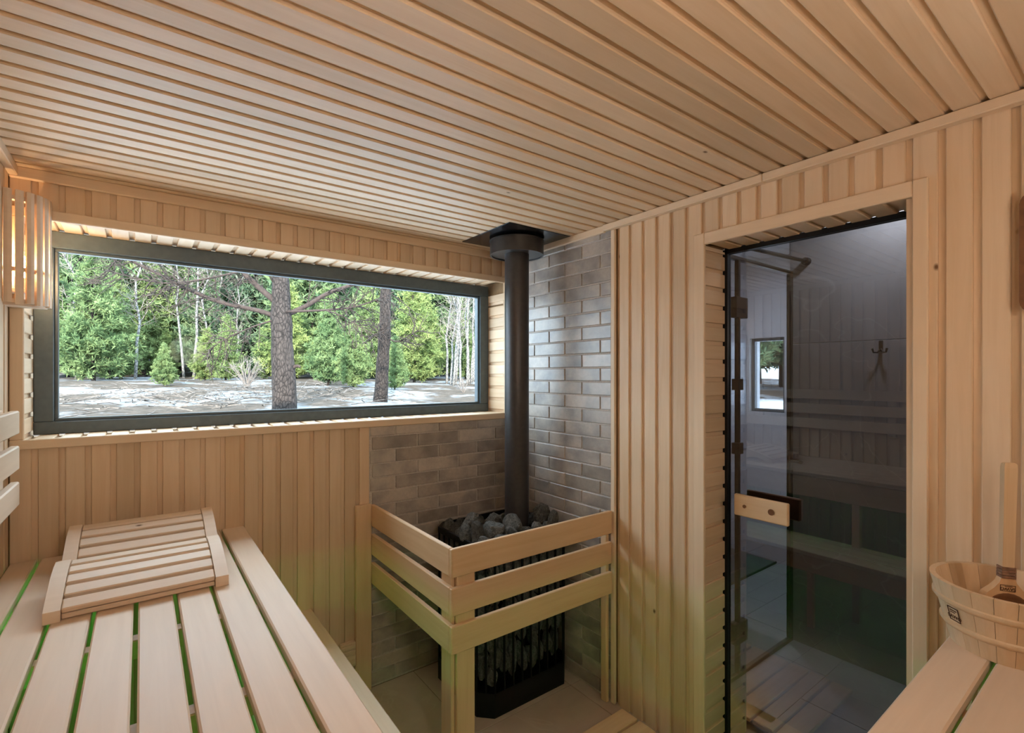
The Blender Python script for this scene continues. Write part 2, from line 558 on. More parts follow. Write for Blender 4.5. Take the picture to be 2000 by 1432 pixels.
ceiling = struct('ceiling', MB().box(XL - 0.1, XR + 0.15, YB - 0.1, YF + 0.2, H + BK, H + 0.14), M['backing'])
CP = 0.0757
k = -9
while True:
    y = 0.371 - (CP - GV) + k * CP
    if y > YF:
        break
    if y + CP > YB:
        place('ceiling_board', clad_mesh(XR - XL, CP, M['lime']), ceiling, (XR, y, H), (-1, 0, 0), (0, 0, -1))
    k += 1

# far wall with the window opening
b = MB()
yb0, yb1 = YF + BK, YF + 0.30
b.box(XL - 0.3, WX0 - BK, yb0, yb1, -0.5, H + 0.14)
b.box(WX1 + BK, XR + 0.17, yb0, yb1, -0.5, H + 0.14)
b.box(WX0 - BK, WX1 + BK, yb0, yb1, -0.5, WZ0 - BK)
b.box(WX0 - BK, WX1 + BK, yb0, yb1, WZ1 + BK, H + 0.14)
wall_far = struct('wall_far', b, M['backing'])
FP = 0.0744
BRX = 0.939                                                      # where the brick starts
k = -2
while True:
    x = -0.245 - (FP - GV) + k * FP
    if x > XR:
        break
    w = FP
    if x < BRX - 0.03 and x + w > XL:
        place('lining_board', clad_mesh(WZ0 - 0.004, w, M['lime']), wall_far, (x, YF, WZ0 - 0.004), (0, 0, -1), (0, -1, 0))
    if x + w > XL:
        place('lining_board', clad_mesh(H - WZ1, w, M['lime']), wall_far, (x, YF, H), (0, 0, -1), (0, -1, 0))
    k += 1
place('lining_board', clad_mesh(WZ1 - WZ0, 0.062, M['lime']), wall_far, (WX1 + 0.001, YF, WZ1), (0, 0, -1), (0, -1, 0))

# right wall with the door opening
b = MB()
xb0, xb1 = XR + BK, XR + 0.17
b.box(xb0, xb1, YB - 0.3, DY0 - BK, -0.5, H + 0.4)
b.box(xb0, xb1, DY1 + BK, YF + 0.3, -0.5, H + 0.4)
b.box(xb0, xb1, DY0 - BK, DY1 + BK, DZ + BK, H + 0.4)
wall_right = struct('wall_right', b, M['backing'])
RP = 0.0762
BRY = 1.655
k = 0
while True:
    y1 = 1.611 - k * RP
    y0 = y1 - (RP - GV)
    if y1 < YB:
        break
    mid = (y0 + y1) / 2
    if DY0 - 0.02 < mid < DY1 + 0.03:
        place('lining_board', clad_mesh(H - DZ - 0.01, RP, M['lime']), wall_right, (XR, y0, DZ + 0.01), (0, 0, 1), (-1, 0, 0))
    else:
        place('lining_board', clad_mesh(H, RP, M['lime']), wall_right, (XR, y0, 0), (0, 0, 1), (-1, 0, 0))
    k += 1

wall_left = struct('wall_left', MB().box(XL - 0.3, XL - BK, YB - 0.3, YF + 0.3, -0.5, H + 0.14), M['backing'])
y = YF - 0.074
while y > YB - 0.07:
    place('lining_board', clad_mesh(H, RP, M['lime']), wall_left, (XL, y, H), (0, 0, -1), (1, 0, 0))
    y -= RP
wall_back = struct('wall_back', MB().box(XL - 0.3, XR + 0.17, YB - 0.3, YB - BK, -0.5, H + 0.14), M['backing'])
x = XL
while x < XR:
    place('lining_board', clad_mesh(H, RP, M['lime']), wall_back, (x + RP, YB, H), (0, 0, -1), (0, 1, 0))
    x += RP

# roof over everything, so that the house throws its shadow
roof = tag(MB().box(XL - 0.7, 5.6, YB - 0.8, YF + 0.62, 2.96, 3.12).build('roof', M['exterior']), kind='structure')

# ---- bricks in the stove corner
RH, JT = 0.0713, 0.0075
mort_f = MB().box(BRX, XR + 0.005, YF - 0.0035, YF + 0.012, 0, WZ0 - 0.03).build('mortar_bed', M['mortar'], wall_far)
mort_r = MB().box(XR - 0.0035, XR + 0.012, BRY - 0.005, YF, 0, H).build('mortar_bed', M['mortar'], wall_right)
def brick_mesh(L, h):
    key = ('brick', round(L, 3), round(h, 3))
    if key not in CACHE:
        CACHE[key] = MB().cbox(0, L, 0, h, -0.012, 0, 0.0022).mesh('brick', M['brick'])
    return CACHE[key]
rj = random.Random(3)
for r in range(-19, 19):
    z0 = 1.2915 + r * RH
    z1 = z0 + RH
    zz0, zz1 = max(z0 + JT / 2, 0.002), z1 - JT / 2
    # far wall: rows counted from just under the sill
    if z0 < WZ0 - 0.04 and zz1 > 0.01:
        top = min(zz1, WZ0 - 0.034)
        off = 1.079 if r % 2 == 0 else 1.208
        ed = [off + 0.2585 * i for i in range(-3, 6)]
        for a, c in zip(ed, ed[1:]):
            a2, c2 = max(a + JT / 2, BRX + 0.003), min(c - JT / 2, XR - 0.012)
            if c2 - a2 > 0.012:
                place('brick', brick_mesh(c2 - a2, top - zz0), wall_far, (a2, YF - 0.0085 - rj.random() * 0.0012, zz0), (1, 0, 0), (0, -1, 0))
    if z0 < 2.315 and zz1 > 0.01:
        top = min(zz1, 2.33)
        off = 1.727 if r % 2 == 0 else 1.857
        ed = [off + 0.2605 * i for i in range(-2, 5)]
        for a, c in zip(ed, ed[1:]):
            a2, c2 = max(a + JT / 2, BRY + 0.001), min(c - JT / 2, YF - 0.012)
            if c2 - a2 > 0.012:
                place('brick', brick_mesh(c2 - a2, top - zz0), wall_right, (XR - 0.0085 - rj.random() * 0.0012, c2, zz0), (0, -1, 0), (-1, 0, 0))

# ---- trims (crowns, corner strips)
def trim(n, *a, **k):
    return tag(bar('trim_%d' % n, *a, M['lime_trim'], **k), kind='structure')
trim(1, XL, XR, YF - 0.020, YF, H - 0.040, H)
trim(2, XR - 0.034, XR, 0.905, 1.69, H - 0.032, H - 0.002)
trim(3, XR - 0.034, XR, YB, 0.904, H - 0.032, H - 0.002)
trim(4, XR - 0.024, XR, 1.69, YF - 0.02, H - 0.036, H - 0.001)
trim(5, XL, XL + 0.025, YB, YF - 0.02, H - 0.036, H)
trim(6, XL + 0.025, XR - 0.034, YB, YB + 0.022, H - 0.036, H)
trim(7, XR - 0.014, XR + 0.002, 1.629, BRY, 0, H - 0.032)         # strip between brick and boards

# ---- window
win = empty('window_1', ((WX0 + WX1) / 2, WD, WZ0))
tag(win, kind='structure')
def wbar(name, x0, x1, y0, y1, z0, z1, mat, bb=0.003):
    return bar(name, x0, x1, y0, y1, z0, z1, mat, win, bb)
FW = 0.062
y0f, y1f = WD, WD + 0.07
wbar('frame_rail', WX0, WX1, y0f, y1f, WZ1 - FW - 0.004, WZ1, M['frame'])
wbar('frame_rail', WX0, WX1, y0f, y1f, WZ0, WZ0 + 0.05, M['frame'])
wbar('frame_stile', WX0, WX0 + FW - 0.002, y0f + 0.0005, y1f, WZ0 + 0.05, WZ1 - FW - 0.004, M['frame'])
wbar('frame_stile', WX1 - FW, WX1, y0f + 0.0005, y1f, WZ0 + 0.05, WZ1 - FW - 0.004, M['frame'])
gx0, gx1, gz0, gz1 = WX0 + FW - 0.002, WX1 - FW, WZ0 + 0.05, WZ1 - FW - 0.004
bd = 0.012
wbar('glazing_bead', gx0, gx1, y0f + 0.014, y0f + 0.04, gz1 - bd, gz1, M['frame'], 0.002)
wbar('glazing_bead', gx0, gx1, y0f + 0.014, y0f + 0.04, gz0, gz0 + bd, M['frame'], 0.002)
wbar('glazing_bead', gx0, gx0 + bd, y0f + 0.014, y0f + 0.04, gz0 + bd, gz1 - bd, M['frame'], 0.002)
wbar('glazing_bead', gx1 - bd, gx1, y0f + 0.014, y0f + 0.04, gz0 + bd, gz1 - bd, M['frame'], 0.002)
p = MB().add([(gx0, WD + 0.045, gz0), (gx1, WD + 0.045, gz0), (gx1, WD + 0.045, gz1), (gx0, WD + 0.045, gz1)], [(0, 1, 2, 3)]).build('pane', M['pane'], win)
p.location = -Vector(win.location)
# reveal lining, boards across the depth
dep = WD - YF + 0.02
x = WX0
while x < WX1 - 0.01:
    w = min(FP, WX1 - x)
    place('reveal_board', clad_mesh(dep, w, M['lime']), win, (x, YF + dep, WZ1), (0, -1, 0), (0, 0, -1))
    place('sill_board', clad_mesh(dep, w, M['lime']), win, (x + w, YF, WZ0), (0, 1, 0), (0, 0, 1))
    x += FP
z = WZ0
while z < WZ1 - 0.01:
    w = min(FP, WZ1 - z)
    place('reveal_board', clad_mesh(dep, w, M['lime']), win, (WX0, YF + dep, z), (0, -1, 0), (1, 0, 0))
    place('reveal_board', clad_mesh(dep, w, M['lime']), win, (WX1, YF, z), (0, 1, 0), (-1, 0, 0))
    z += FP
TP = 0.010
wbar('casing_top', XL, WX1 + 0.04, YF - TP, YF + 0.002, WZ1 - 0.002, WZ1 + 0.034, M['lime_trim'])
wbar('sill_nosing', XL, WX1 + 0.04, YF - TP - 0.004, YF + 0.002, WZ0 - 0.034, WZ0 + 0.001, M['lime_trim'])
wbar('casing_side', XL, WX0, YF - TP, YF + 0.002, WZ0 + 0.001, WZ1 - 0.002, M['lime_trim'])
wbar('casing_side', WX1, WX1 + 0.04, YF - TP, YF + 0.002, WZ0 + 0.001, WZ1 - 0.002, M['lime_trim'])

# ---- glass door in the right wall
door = empty('door_1', (2.01, (DY0 + DY1) / 2, 0))
tag(door, kind='structure')
def dbar(name, x0, x1, y0, y1, z0, z1, mat, bb=0.003, parent=None):
    return bar(name, x0, x1, y0, y1, z0, z1, mat, parent or door, bb)
dbar('casing_side', XR - 0.012, XR + 0.004, DY1, DY1 + 0.05, 0, DZ + 0.048, M['lime_trim'])
dbar('casing_side', XR - 0.012, XR + 0.004, DY0 - 0.038, DY0, 0, DZ + 0.048, M['lime_trim'])
dbar('casing_top', XR - 0.012, XR + 0.004, DY0, DY1, DZ, DZ + 0.048, M['lime_trim'])
ddep = 0.16
z = 0.0
while z < DZ - 0.005:
    w = min(RP, DZ - z)
    place('reveal_board', clad_mesh(ddep, w, M['lime']), door, (XR, DY1, z), (1, 0, 0), (0, -1, 0))
    place('reveal_board', clad_mesh(ddep, w, M['lime']), door, (XR + ddep, DY0, z), (-1, 0, 0), (0, 1, 0))
    z += RP
y = DY0
while y < DY1 - 0.01:
    w = min(RP, DY1 - y)
    place('reveal_board', clad_mesh(ddep, w, M['lime']), door, (XR + ddep, y, DZ), (-1, 0, 0), (0, 0, -1))
    y += RP
FX0, FX1 = 2.005, 2.035
dbar('door_frame', FX0, FX1, DY1 - 0.012, DY1 + 0.01, 0, DZ, M['black'], 0.001)
dbar('door_frame', FX0, FX1, DY0 - 0.01, DY0 + 0.012, 0, DZ, M['black'], 0.001)
dbar('door_frame', FX0, FX1, DY0, DY1, DZ - 0.018, DZ + 0.004, M['black'], 0.001)
dp = MB().add([(2.018, DY0 + 0.012, 0.012), (2.018, DY1 - 0.012, 0.012), (2.018, DY1 - 0.012, DZ - 0.018), (2.018, DY0 + 0.012, DZ - 0.018)], [(0, 1, 2, 3)]).build('door_pane', M['smoke'], door)
dp.location = -Vector(door.location)
hd = dbar('inner_handle', 1.952, 1.970, 0.868, 1.081, 1.036, 1.123, M['rail'], 0.004)
for yy, rr in ((1.036, 0.007), (0.930, 0.012)):
    q = MB().tube([(1.949, yy, 1.079), (1.954, yy, 1.079)], rr, 14).build('plug', M['brown_wood'], hd)
    q.matrix_parent_inverse = (Matrix.Translation(door.location) @ hd.matrix_basis).inverted()
for yy in (1.036, 0.930):
    q = MB().tube([(1.966, yy, 1.079), (2.062, yy, 1.079)], 0.008, 10).build('handle_bolt', M['black'], door, True)
    q.location = -Vector(door.location)
dbar('outer_handle', 2.060, 2.078, 0.872, 1.085, 1.036, 1.123, M['brown_wood'], 0.004)
for zz in (1.86, 0.30):
    dbar('hinge', 2.000, 2.04, DY0 + 0.006, DY0 + 0.052, zz - 0.04, zz + 0.04, M['black'], 0.003)

# ------------------------------------------------------------------ washroom beyond the glass door
MX, WY, WXE, WH = 3.17, 2.50, 4.76, 2.72
wash_floor = struct('floor_washroom', MB().box(2.03, WXE + 0.1, YB, WY + 0.1, -0.06, -0.004), M['mortar'])
wt = MB().cbox(0, 0.597, 0, 0.297, -0.012, 0, 0.001).mesh('tile', M['wash_tile'])
for i in range(5):
    for j in range(10):
        link('tile', wt, None, wash_floor).location = (2.03 + i * 0.6 - (0.3 if j % 2 else 0.0) + (0.0 if i or not j % 2 else 0.3), YB + j * 0.3, -0.0005 * (i == 0))
struct('ceiling_washroom', MB().box(2.03, WXE + 0.1, YB - 0.1, WY + 0.1, WH, WH + 0.1), M['wall_white'])
wm = struct('wall_shower', MB().box(MX + 0.008, MX + 0.10, YB, 1.405, 0, WH), M['wall_white'])
mt_me = {}
zz = 0.0
for hgt in (0.6, 1.2, 0.92):
    for (ya, yb_) in ((YB, 0.3), (0.3, 1.40)):
        place('wall_tile', MB().cbox(0, hgt - 0.003, 0, yb_ - ya - 0.003, -0.01, 0, 0.001).mesh('wall_tile', M['marble']), wm, (MX, ya, zz), (0, 0, 1), (-1, 0, 0))
    zz += hgt
struct('wall_washroom_side', MB().box(2.03, WXE, YB - 0.1, YB, 0, WH), M['wall_white'])
ws = struct('wall_washroom_front', MB().box(2.03, WXE + 0.1, WY + 0.008, WY + 0.28, -0.5, WH + 0.1), M['wall_white'])
for i in range(12):
    for j in range(6):
        if i < 9:
            place('wall_tile', MB().cbox(0, 0.296, 0, 0.246, -0.008, 0, 0.001).mesh('wall_tile', M['white_tile']) if ('wt',) not in CACHE else CACHE[('wt',)], ws, (2.06 + i * 0.3, WY, j * 0.44), (1, 0, 0), (0, -1, 0))
b = MB()
wy0, wy1, wz0, wz1 = 2.148, 2.475, 1.255, 1.965
b.box(WXE, WXE + 0.2, YB - 0.1, wy0, -0.5, WH + 0.1)
b.box(WXE, WXE + 0.2, wy1, WY + 0.28, -0.5, WH + 0.1)
b.box(WXE, WXE + 0.2, wy0, wy1, -0.5, wz0)
b.box(WXE, WXE + 0.2, wy0, wy1, wz1, WH + 0.1)
struct('wall_washroom_end', b, M['wall_white'])
w2 = empty('window_2', (WXE, (wy0 + wy1) / 2, wz0))
tag(w2, kind='structure')
for a in ((wy0, wy0 + 0.03, wz0, wz1), (wy1 - 0.03, wy1, wz0, wz1)):
    bar('frame_stile', WXE + 0.04, WXE + 0.09, a[0], a[1], a[2], a[3], M['frame'], w2)
for a in ((wz0, wz0 + 0.03), (wz1 - 0.03, wz1)):
    bar('frame_rail', WXE + 0.04, WXE + 0.09, wy0 + 0.03, wy1 - 0.03, a[0], a[1], M['frame'], w2)
p = MB().add([(WXE + 0.06, wy0, wz0), (WXE + 0.06, wy1, wz0), (WXE + 0.06, wy1, wz1), (WXE + 0.06, wy0, wz1)], [(0, 1, 2, 3)]).build('pane', M['pane'], w2)
p.location = -Vector(w2.location)

# shower screen, seen through the door
sy = 1.389
ss = empty('shower_screen', (2.6, sy, 0))
tag(ss, 'black framed clear glass shower screen behind the smoked door', 'shower screen')
def sbar(name, x0, x1, y0, y1, z0, z1, mat=M['black'], bb=0.002):
    return bar(name, x0, x1, y0, y1, z0, z1, mat, ss, bb)
sbar('bottom_profile', 2.06, 3.165, sy - 0.012, sy + 0.012, 0.0, 0.022)
sbar('wall_profile', 3.13, 3.165, sy - 0.012, sy + 0.012, 0.022, 2.22)
sbar('hinge_profile', 2.535, 2.555, sy - 0.012, sy + 0.012, 0.022, 2.22)
for zz in (1.97, 0.24):
    sbar('hinge', 2.50, 2.615, sy - 0.02, sy + 0.02, zz - 0.055, zz + 0.055)
for zz in (1.56, 1.22):
    sbar('clip', 2.52, 2.57, sy - 0.02, sy + 0.02, zz - 0.03, zz + 0.03)
sbar('top_rail', 2.06, 3.165, sy - 0.012, sy + 0.012, 2.22, 2.24)
q = MB().tube([(3.10, sy - 0.03, 1.10), (3.10, sy - 0.08, 1.10), (3.08, sy - 0.09, 1.10)], 0.012, 8).build('door_knob', M['black'], ss)
q.location = -Vector(ss.location)
q = MB().add([(2.06, sy, 0.022), (3.13, sy, 0.022), (3.13, sy, 2.22), (2.06, sy, 2.22)], [(0, 1, 2, 3)]).build('pane', M['shower_glass'], ss)
q.location = -Vector(ss.location)
sb = empty('shower_brace', (2.6, 1.34, 2.28))
q = MB().tube([(2.44, 1.36, 2.285), (3.15, 1.30, 2.285)], 0.011, 10).build('brace_rod', M['black'], sb, True)
q.location = -Vector(sb.location)
q = MB().tube([(3.14, 1.301, 2.285), (3.17, 1.298, 2.285)], 0.022, 14).build('wall_flange', M['black'], sb, True)
q.location = -Vector(sb.location)
q = MB().box(2.40, 2.46, 1.35, 1.395, 2.24, 2.30).build('screen_clamp', M['black'], sb)
q.location = -Vector(sb.location)
tag(sb, 'thin black support rod above the shower screen', 'support rod')
hk = empty('robe_hook', (MX - 0.012, 0.93, 1.73))
q = MB().cbox(MX - 0.016, MX - 0.01, 0.920, 0.940, 1.735, 1.795, 0.003).build('back_plate', M['black'], hk)
q.location = -Vector(hk.location)
for sgn in (-1, 1):
    q = MB().tube([(MX - 0.014, 0.93, 1.75), (MX - 0.022, 0.93 + sgn * 0.014, 1.730), (MX - 0.032, 0.93 + sgn * 0.028, 1.732), (MX - 0.035, 0.93 + sgn * 0.033, 1.752)], [0.0045, 0.0045, 0.0045, 0.0055], 8).build('prong', M['black'], hk, True)
    q.location = -Vector(hk.location)
tag(hk, 'small black double robe hook on the grey marble wall', 'hook')
tb = empty('wall_shelf', (2.88, 2.0, 0.43))
q = MB().cbox(2.30, 3.17, 1.475, WY - 0.002, 0.432, 0.45, 0.003).build('shelf_board', M['black'], tb); q.location = -Vector(tb.location)
for xx in (2.6, 3.0):
    q = MB().prism([(WY - 0.002, 0.43), (WY - 0.002, 0.25), (WY - 0.03, 0.25), (2.0, 0.41), (2.0, 0.432)], 'x', xx, xx + 0.02).build('bracket', M['black'], tb); q.location = -Vector(tb.location)
tag(tb, 'low black shelf beyond the shower screen', 'shelf')
for n_, (lx, ly) in enumerate(((2.92, 0.80), (3.6, 1.95))):
    dl = empty('ceiling_downlight', (lx, ly, WH))
    q = MB().lathe([(0.075, -0.012), (0.075, 0.0), (0.06, 0.0), (0.06, -0.012)], 24, closed=True).build('ring', M['wall_white'], dl, True)
    q = MB().lathe([(0.0001, -0.004), (0.06, -0.004)], 24).build('diffuser', M['downlight_far' if n_ else 'downlight'], dl)
    tag(dl, ['round white downlight above the shower', 'round white downlight over the far end of the washroom'][n_], 'lamp')

# ------------------------------------------------------------------ benches
BZ = 0.94
def bench_planks(root, spans, along, a0, a1, z, t=0.028):
    for s0, s1 in spans:
        if along == 'y':
            bar('plank', s0, s1, a0, a1, z - t, z, M['abachi'], root, 0.004)
        else:
            bar('plank', a0, a1, s0, s1, z - t, z, M['abachi'], root, 0.004)
edges = [-0.376, -0.298, -0.2035, -0.108, -0.0125, 0.083, 0.1785, 0.275, 0.371]
bl = empty('upper_bench', (0, 1.05, 0))
spans = [(a + (0.0055 if i else 0.002), c - 0.0055) for i, (a, c) in enumerate(zip(edges, edges[1:]))]
bench_planks(bl, spans, 'y', YB + 0.004, YF - 0.003, BZ)
for yy in (2.08, 1.655, 1.23, 0.805, 0.38, -0.05):
    bar('cross_joist', XL + 0.005, 0.33, yy - 0.02, yy + 0.02, BZ - 0.078, BZ - 0.028, M['rail'], bl)
bar('front_fascia', 0.335, 0.357, YB + 0.37, YF - 0.004, 0.772, BZ - 0.028, M['rail'], bl)
for yy in (YF - 0.06, 1.25, 0.40):
    bar('leg', 0.29, 0.334, yy - 0.045, yy, 0, BZ - 0.078, M['rail'], bl)
tag(bl, 'pale slatted upper bench along the left wall carrying two headrests', 'bench')
bb = empty('upper_bench', (1.1, 0.0, 0))
ed = [0.3445, 0.251, 0.157, 0.063, -0.031, -0.125, -0.219, -0.313, -0.386]
spans = [(c + 0.005, a - 0.005) for a, c in zip(ed, ed[1:])]
spans[0] = (0.2565, 0.3445)
bench_planks(bb, spans, 'x', 0.378, XR - 0.003, BZ)
for xx in (0.5, 0.95, 1.36, 1.78):
    bar('cross_joist', xx - 0.02, xx + 0.02, YB + 0.004, 0.31, BZ - 0.078, BZ - 0.028, M['rail'], bb)
bar('front_fascia', 0.378, XR - 0.004, 0.314, 0.336, 0.772, BZ - 0.028, M['rail'], bb)
for xx in (0.6, 1.80):
    bar('leg', xx, xx + 0.044, 0.27, 0.313, 0, BZ - 0.078, M['rail'], bb)
tag(bb, 'slatted upper bench in the near corner carrying the wooden bucket', 'bench')
lo = empty('lower_bench', (0.5, 1.4, 0))
le = [0.29, 0.3795, 0.472, 0.5645, 0.657]
bench_planks(lo, [(a + 0.004, c - 0.004) for a, c in zip(le, le[1:])], 'y', 0.40, YF - 0.003, 0.49)
for yy in (2.3, 1.7, 1.1, 0.55):
    bar('cross_joist', 0.30, 0.63, yy - 0.02, yy + 0.02, 0.412, 0.462, M['rail'], lo)
bar('front_fascia', 0.632, 0.65, 0.41, YF - 0.05, 0.36, 0.462, M['rail'], lo)
for yy in (YF - 0.01, 1.4, 0.5):
    bar('leg', 0.60, 0.632, yy - 0.04, yy, 0, 0.412, M['rail'], lo)
tag(lo, 'lower step bench in front of the left upper bench', 'bench')

# green light strips under the benches
ls = link('led_strip', MB().cbox(XL, XL + 0.012, -0.2, 2.40, 0.795, 0.81, 0.002).mesh('led_strip', M['led']))
tag(ls, 'green light strip glowing under the left upper bench', 'light strip')
ls = link('led_strip', MB().cbox(0.2, 1.80, YB, YB + 0.012, 0.795, 0.81, 0.002).mesh('led_strip', M['led']))
tag(ls, 'green light strip glowing under the near corner bench', 'light strip')

# ---- headrests
def headrest(loc, tilt, label):
    r = empty('headrest', loc)
    r.rotation_euler = (tilt, 0, 0)
    W = 0.436
    def top(u):                                                  # u 0..0.27 from the front edge to the back
        return 0.030 + 0.058 * math.sin(min(u / 0.27, 1.0) * math.pi * 0.53)
    for sx in (0, 1):
        x0 = -W / 2 if sx == 0 else W / 2 - 0.036
        poly = [(0.27 * i / 12, top(0.27 * i / 12) + 0.002) for i in range(13)]
        poly += [(0.27, 0.0), (0.235, 0.0)] + [(0.235 - 0.2 * i / 8, 0.032 * math.sin(math.pi * i / 8)) for i in range(1, 8)] + [(0.03, 0.0), (0.0, 0.0)]
        g = MB().prism([(u, w) for u, w in poly], 'x', x0, x0 + 0.036)
        g.build('side_rail', M['abachi'], r)
    for k in range(5):
        u0 = 0.006 + k * 0.0545
        u1 = u0 + (0.041 if k < 4 else 0.044)
        a, c = Vector((0, u0, top(u0))), Vector((0, u1, top(u1)))
        d = (c - a).normalized()
        nrm = Vector((0, -d.z, d.y))
        me = plank_mesh(W - 0.074, (c - a).length, 0.016, M['abachi'], 0.003)
        o = link('slat', me, None, r)
        o.matrix_basis = Matrix(((1, 0, 0, -W / 2 + 0.037), (0, d.y, nrm.y, a.y), (0, d.z, nrm.z, a.z), (0, 0, 0, 1)))
    for u in (0.012, 0.225):
        MB().cbox(-W / 2 + 0.037, W / 2 - 0.037, u, u + 0.022, 0.002, 0.016, 0.002).build('cross_bar', M['abachi'], r)
    tag(r, label, 'headrest', 'slatted headrests on the left bench')
headrest((0.006, 1.808, BZ + 0.001), 0.0, 'curved slatted headrest lying nearer the camera on the left bench')
headrest((0.012, 2.112, BZ + 0.012), 0.10, 'curved slatted headrest lying by the window wall on the left bench')

# ---- backrest on the left wall
br = empty('backrest', (XL, 1.2, 1.17))
for z0, z1 in ((1.415, 1.492), (1.297, 1.376), (1.178, 1.257)):
    bar('plank', -0.348, -0.324, -0.25, 2.30, z0, z1, M['abachi'], br, 0.004)
for yy in (2.16, 1.2, 0.1):
    bar('batten', XL + 0.001, -0.348, yy, yy + 0.045, 1.15, 1.50, M['abachi'], br)
tag(br, 'three plank backrest fixed to the left wall above the bench', 'backrest')

# ---- corner lamp in view, an added fill lamp in the corner behind the camera
R0 = 0.112
def arc_pt(a, r):
    return (r * math.cos(a), -r * math.sin(a))
def corner_lamp(loc, rz, label, bulb):
    lp = empty('corner_lamp', loc)
    lp.rotation_euler = (0, 0, rz)
    for zz in (0.005, 0.115, 0.36):
        inner = [arc_pt(math.radians(88 - 84 * i / 16), R0 - 0.035) for i in range(17)]
        outer = [arc_pt(math.radians(4 + 84 * i / 16), R0 - 0.0105) for i in range(17)]
        MB().prism(outer + inner, 'z', zz, zz + 0.014).build('arc_rib', M['abachi'], lp)
    MB().prism([(0.002, -0.002)] + [arc_pt(math.radians(90 * i / 12), R0 - 0.012) for i in range(13)], 'z', -0.004, 0.004).build('bottom_plate', M['abachi'], lp)
    for k in range(6):
        ac = math.radians(7.5 + 15.2 * k)
        hw = math.radians(5.6)
        poly = [arc_pt(ac - hw, R0 - 0.010), arc_pt(ac + hw, R0 - 0.010), arc_pt(ac + hw, R0), arc_pt(ac, R0 + 0.0015), arc_pt(ac - hw, R0)]
        MB().prism(poly, 'z', 0.0 + 0.004 * (k % 2), 0.392).build('shade_slat', M['abachi'], lp)
    MB().tube([(0.036, -0.036, 0.10), (0.036, -0.036, 0.175)], 0.013, 12).build('bulb', bulb, lp, True)
    MB().tube([(0.036, -0.036, 0.06), (0.036, -0.036, 0.10)], 0.018, 12).build('socket', M['wall_white'], lp, True)
    MB().cbox(0.0, 0.07, -0.07, 0.0, 0.045, 0.06, 0.002).build('socket_bracket', M['wall_white'], lp)
    tag(lp, label, 'lamp')
corner_lamp((XL, YF, 1.855), 0, 'slatted wooden corner lamp glowing beside the window', M['lamp_on'])
def fill_uplighter(loc, rz, label, bulb):  # unseen lamp, added to brighten the ceiling
    """closed wooden shade, open at the top: washes the ceiling"""
    lp = empty('fill_corner_lamp', loc)
    lp.rotation_euler = (0, 0, rz)
    n = 9
    for k in range(n):
        a0, a1 = math.radians(90 * k / n), math.radians(90 * (k + 1) / n)
        poly = [arc_pt(a0, 0.145), arc_pt(a1, 0.145), arc_pt(a1, 0.157), arc_pt(a0, 0.157)]
        MB().prism(poly, 'z', 0.0, 0.26).build('shade_slat', M['abachi'], lp)
    MB().prism([(0.001, -0.001)] + [arc_pt(math.radians(90 * k / n), 0.145) for k in range(n + 1)], 'z', 0.0, 0.012).build('shade_base', M['abachi'], lp)
    MB().tube([(0.06, -0.06, 0.17), (0.06, -0.06, 0.225)], 0.035, 16).build('bulb', bulb, lp, True)
    MB().tube([(0.06, -0.06, 0.012), (0.06, -0.06, 0.17)], 0.02, 12).build('socket', M['wall_white'], lp, True)
    tag(lp, label, 'lamp')
fill_uplighter((XL, YB, 1.42), math.pi / 2, 'added fill lamp with closed wooden shade in the corner behind the left bench', M['fill_bulb'])

# unseen fill lamps added on the wall behind the camera to lift the shadows
def fill_bulkhead(x, z, label, fill_glow):
    r = empty('fill_wall_lamp', (x, YB, z))
    r.rotation_euler = (-math.pi / 2, 0, 0)
    MB().lathe([(0.165, 0.0), (0.165, 0.03), (0.155, 0.036), (0.14, 0.03), (0.14, 0.0)], 36, closed=True).build('wooden_ring', M['abachi'], r, True)
    MB().lathe([(0.14, 0.02), (0.12, 0.045), (0.08, 0.06), (0.03, 0.066), (0.0005, 0.067)], 32).build('opal_dome', fill_glow, r, True)
    for u in (-0.05, 0.05):
        MB().cbox(u - 0.006, u + 0.006, -0.15, 0.15, 0.066, 0.078, 0.002).build('guard_bar', M['abachi'], r)
    tag(r, label, 'lamp')
fill_bulkhead(0.35, 1.85, 'added round fill lamp on the back wall nearer the left bench', M['fill_glow'])
fill_bulkhead(1.30, 1.85, 'added round fill lamp on the back wall nearer the door', M['fill_glow_dim'])

# ------------------------------------------------------------------ stove and its guard
sg = empty('stove_guard', (0.97, 1.66, 0))
RL = ((0.835, 0.945), (0.688, 0.794), (0.541, 0.648))
for z0, z1 in RL:
    bar('side_rail', 0.944, 0.964, 1.662, YF - 0.010, z0, z1, M['rail'], sg, 0.003)
    bar('front_rail', 0.944, XR - 0.016, 1.642, 1.662, z0, z1, M['rail'], sg, 0.003)
bar('corner_post', 0.980, 1.063, 1.663, 1.681, 0, 0.932, M['rail'], sg, 0.003)
bar('corner_post', 0.9645, 0.9825, 1.681, 1.762, 0, 0.932, M['rail'], sg, 0.003)
bar('wall_post', 0.862, 0.943, YF - 0.026, YF - 0.001, 0, 0.95, M['rail'], sg, 0.003)
bar('wall_post', XR - 0.035, XR - 0.0145, 1.664, 1.70, 0, 0.93, M['rail'], sg, 0.003)
tag(sg, 'wooden guard rail of three boards around the black stove', 'guard rail')

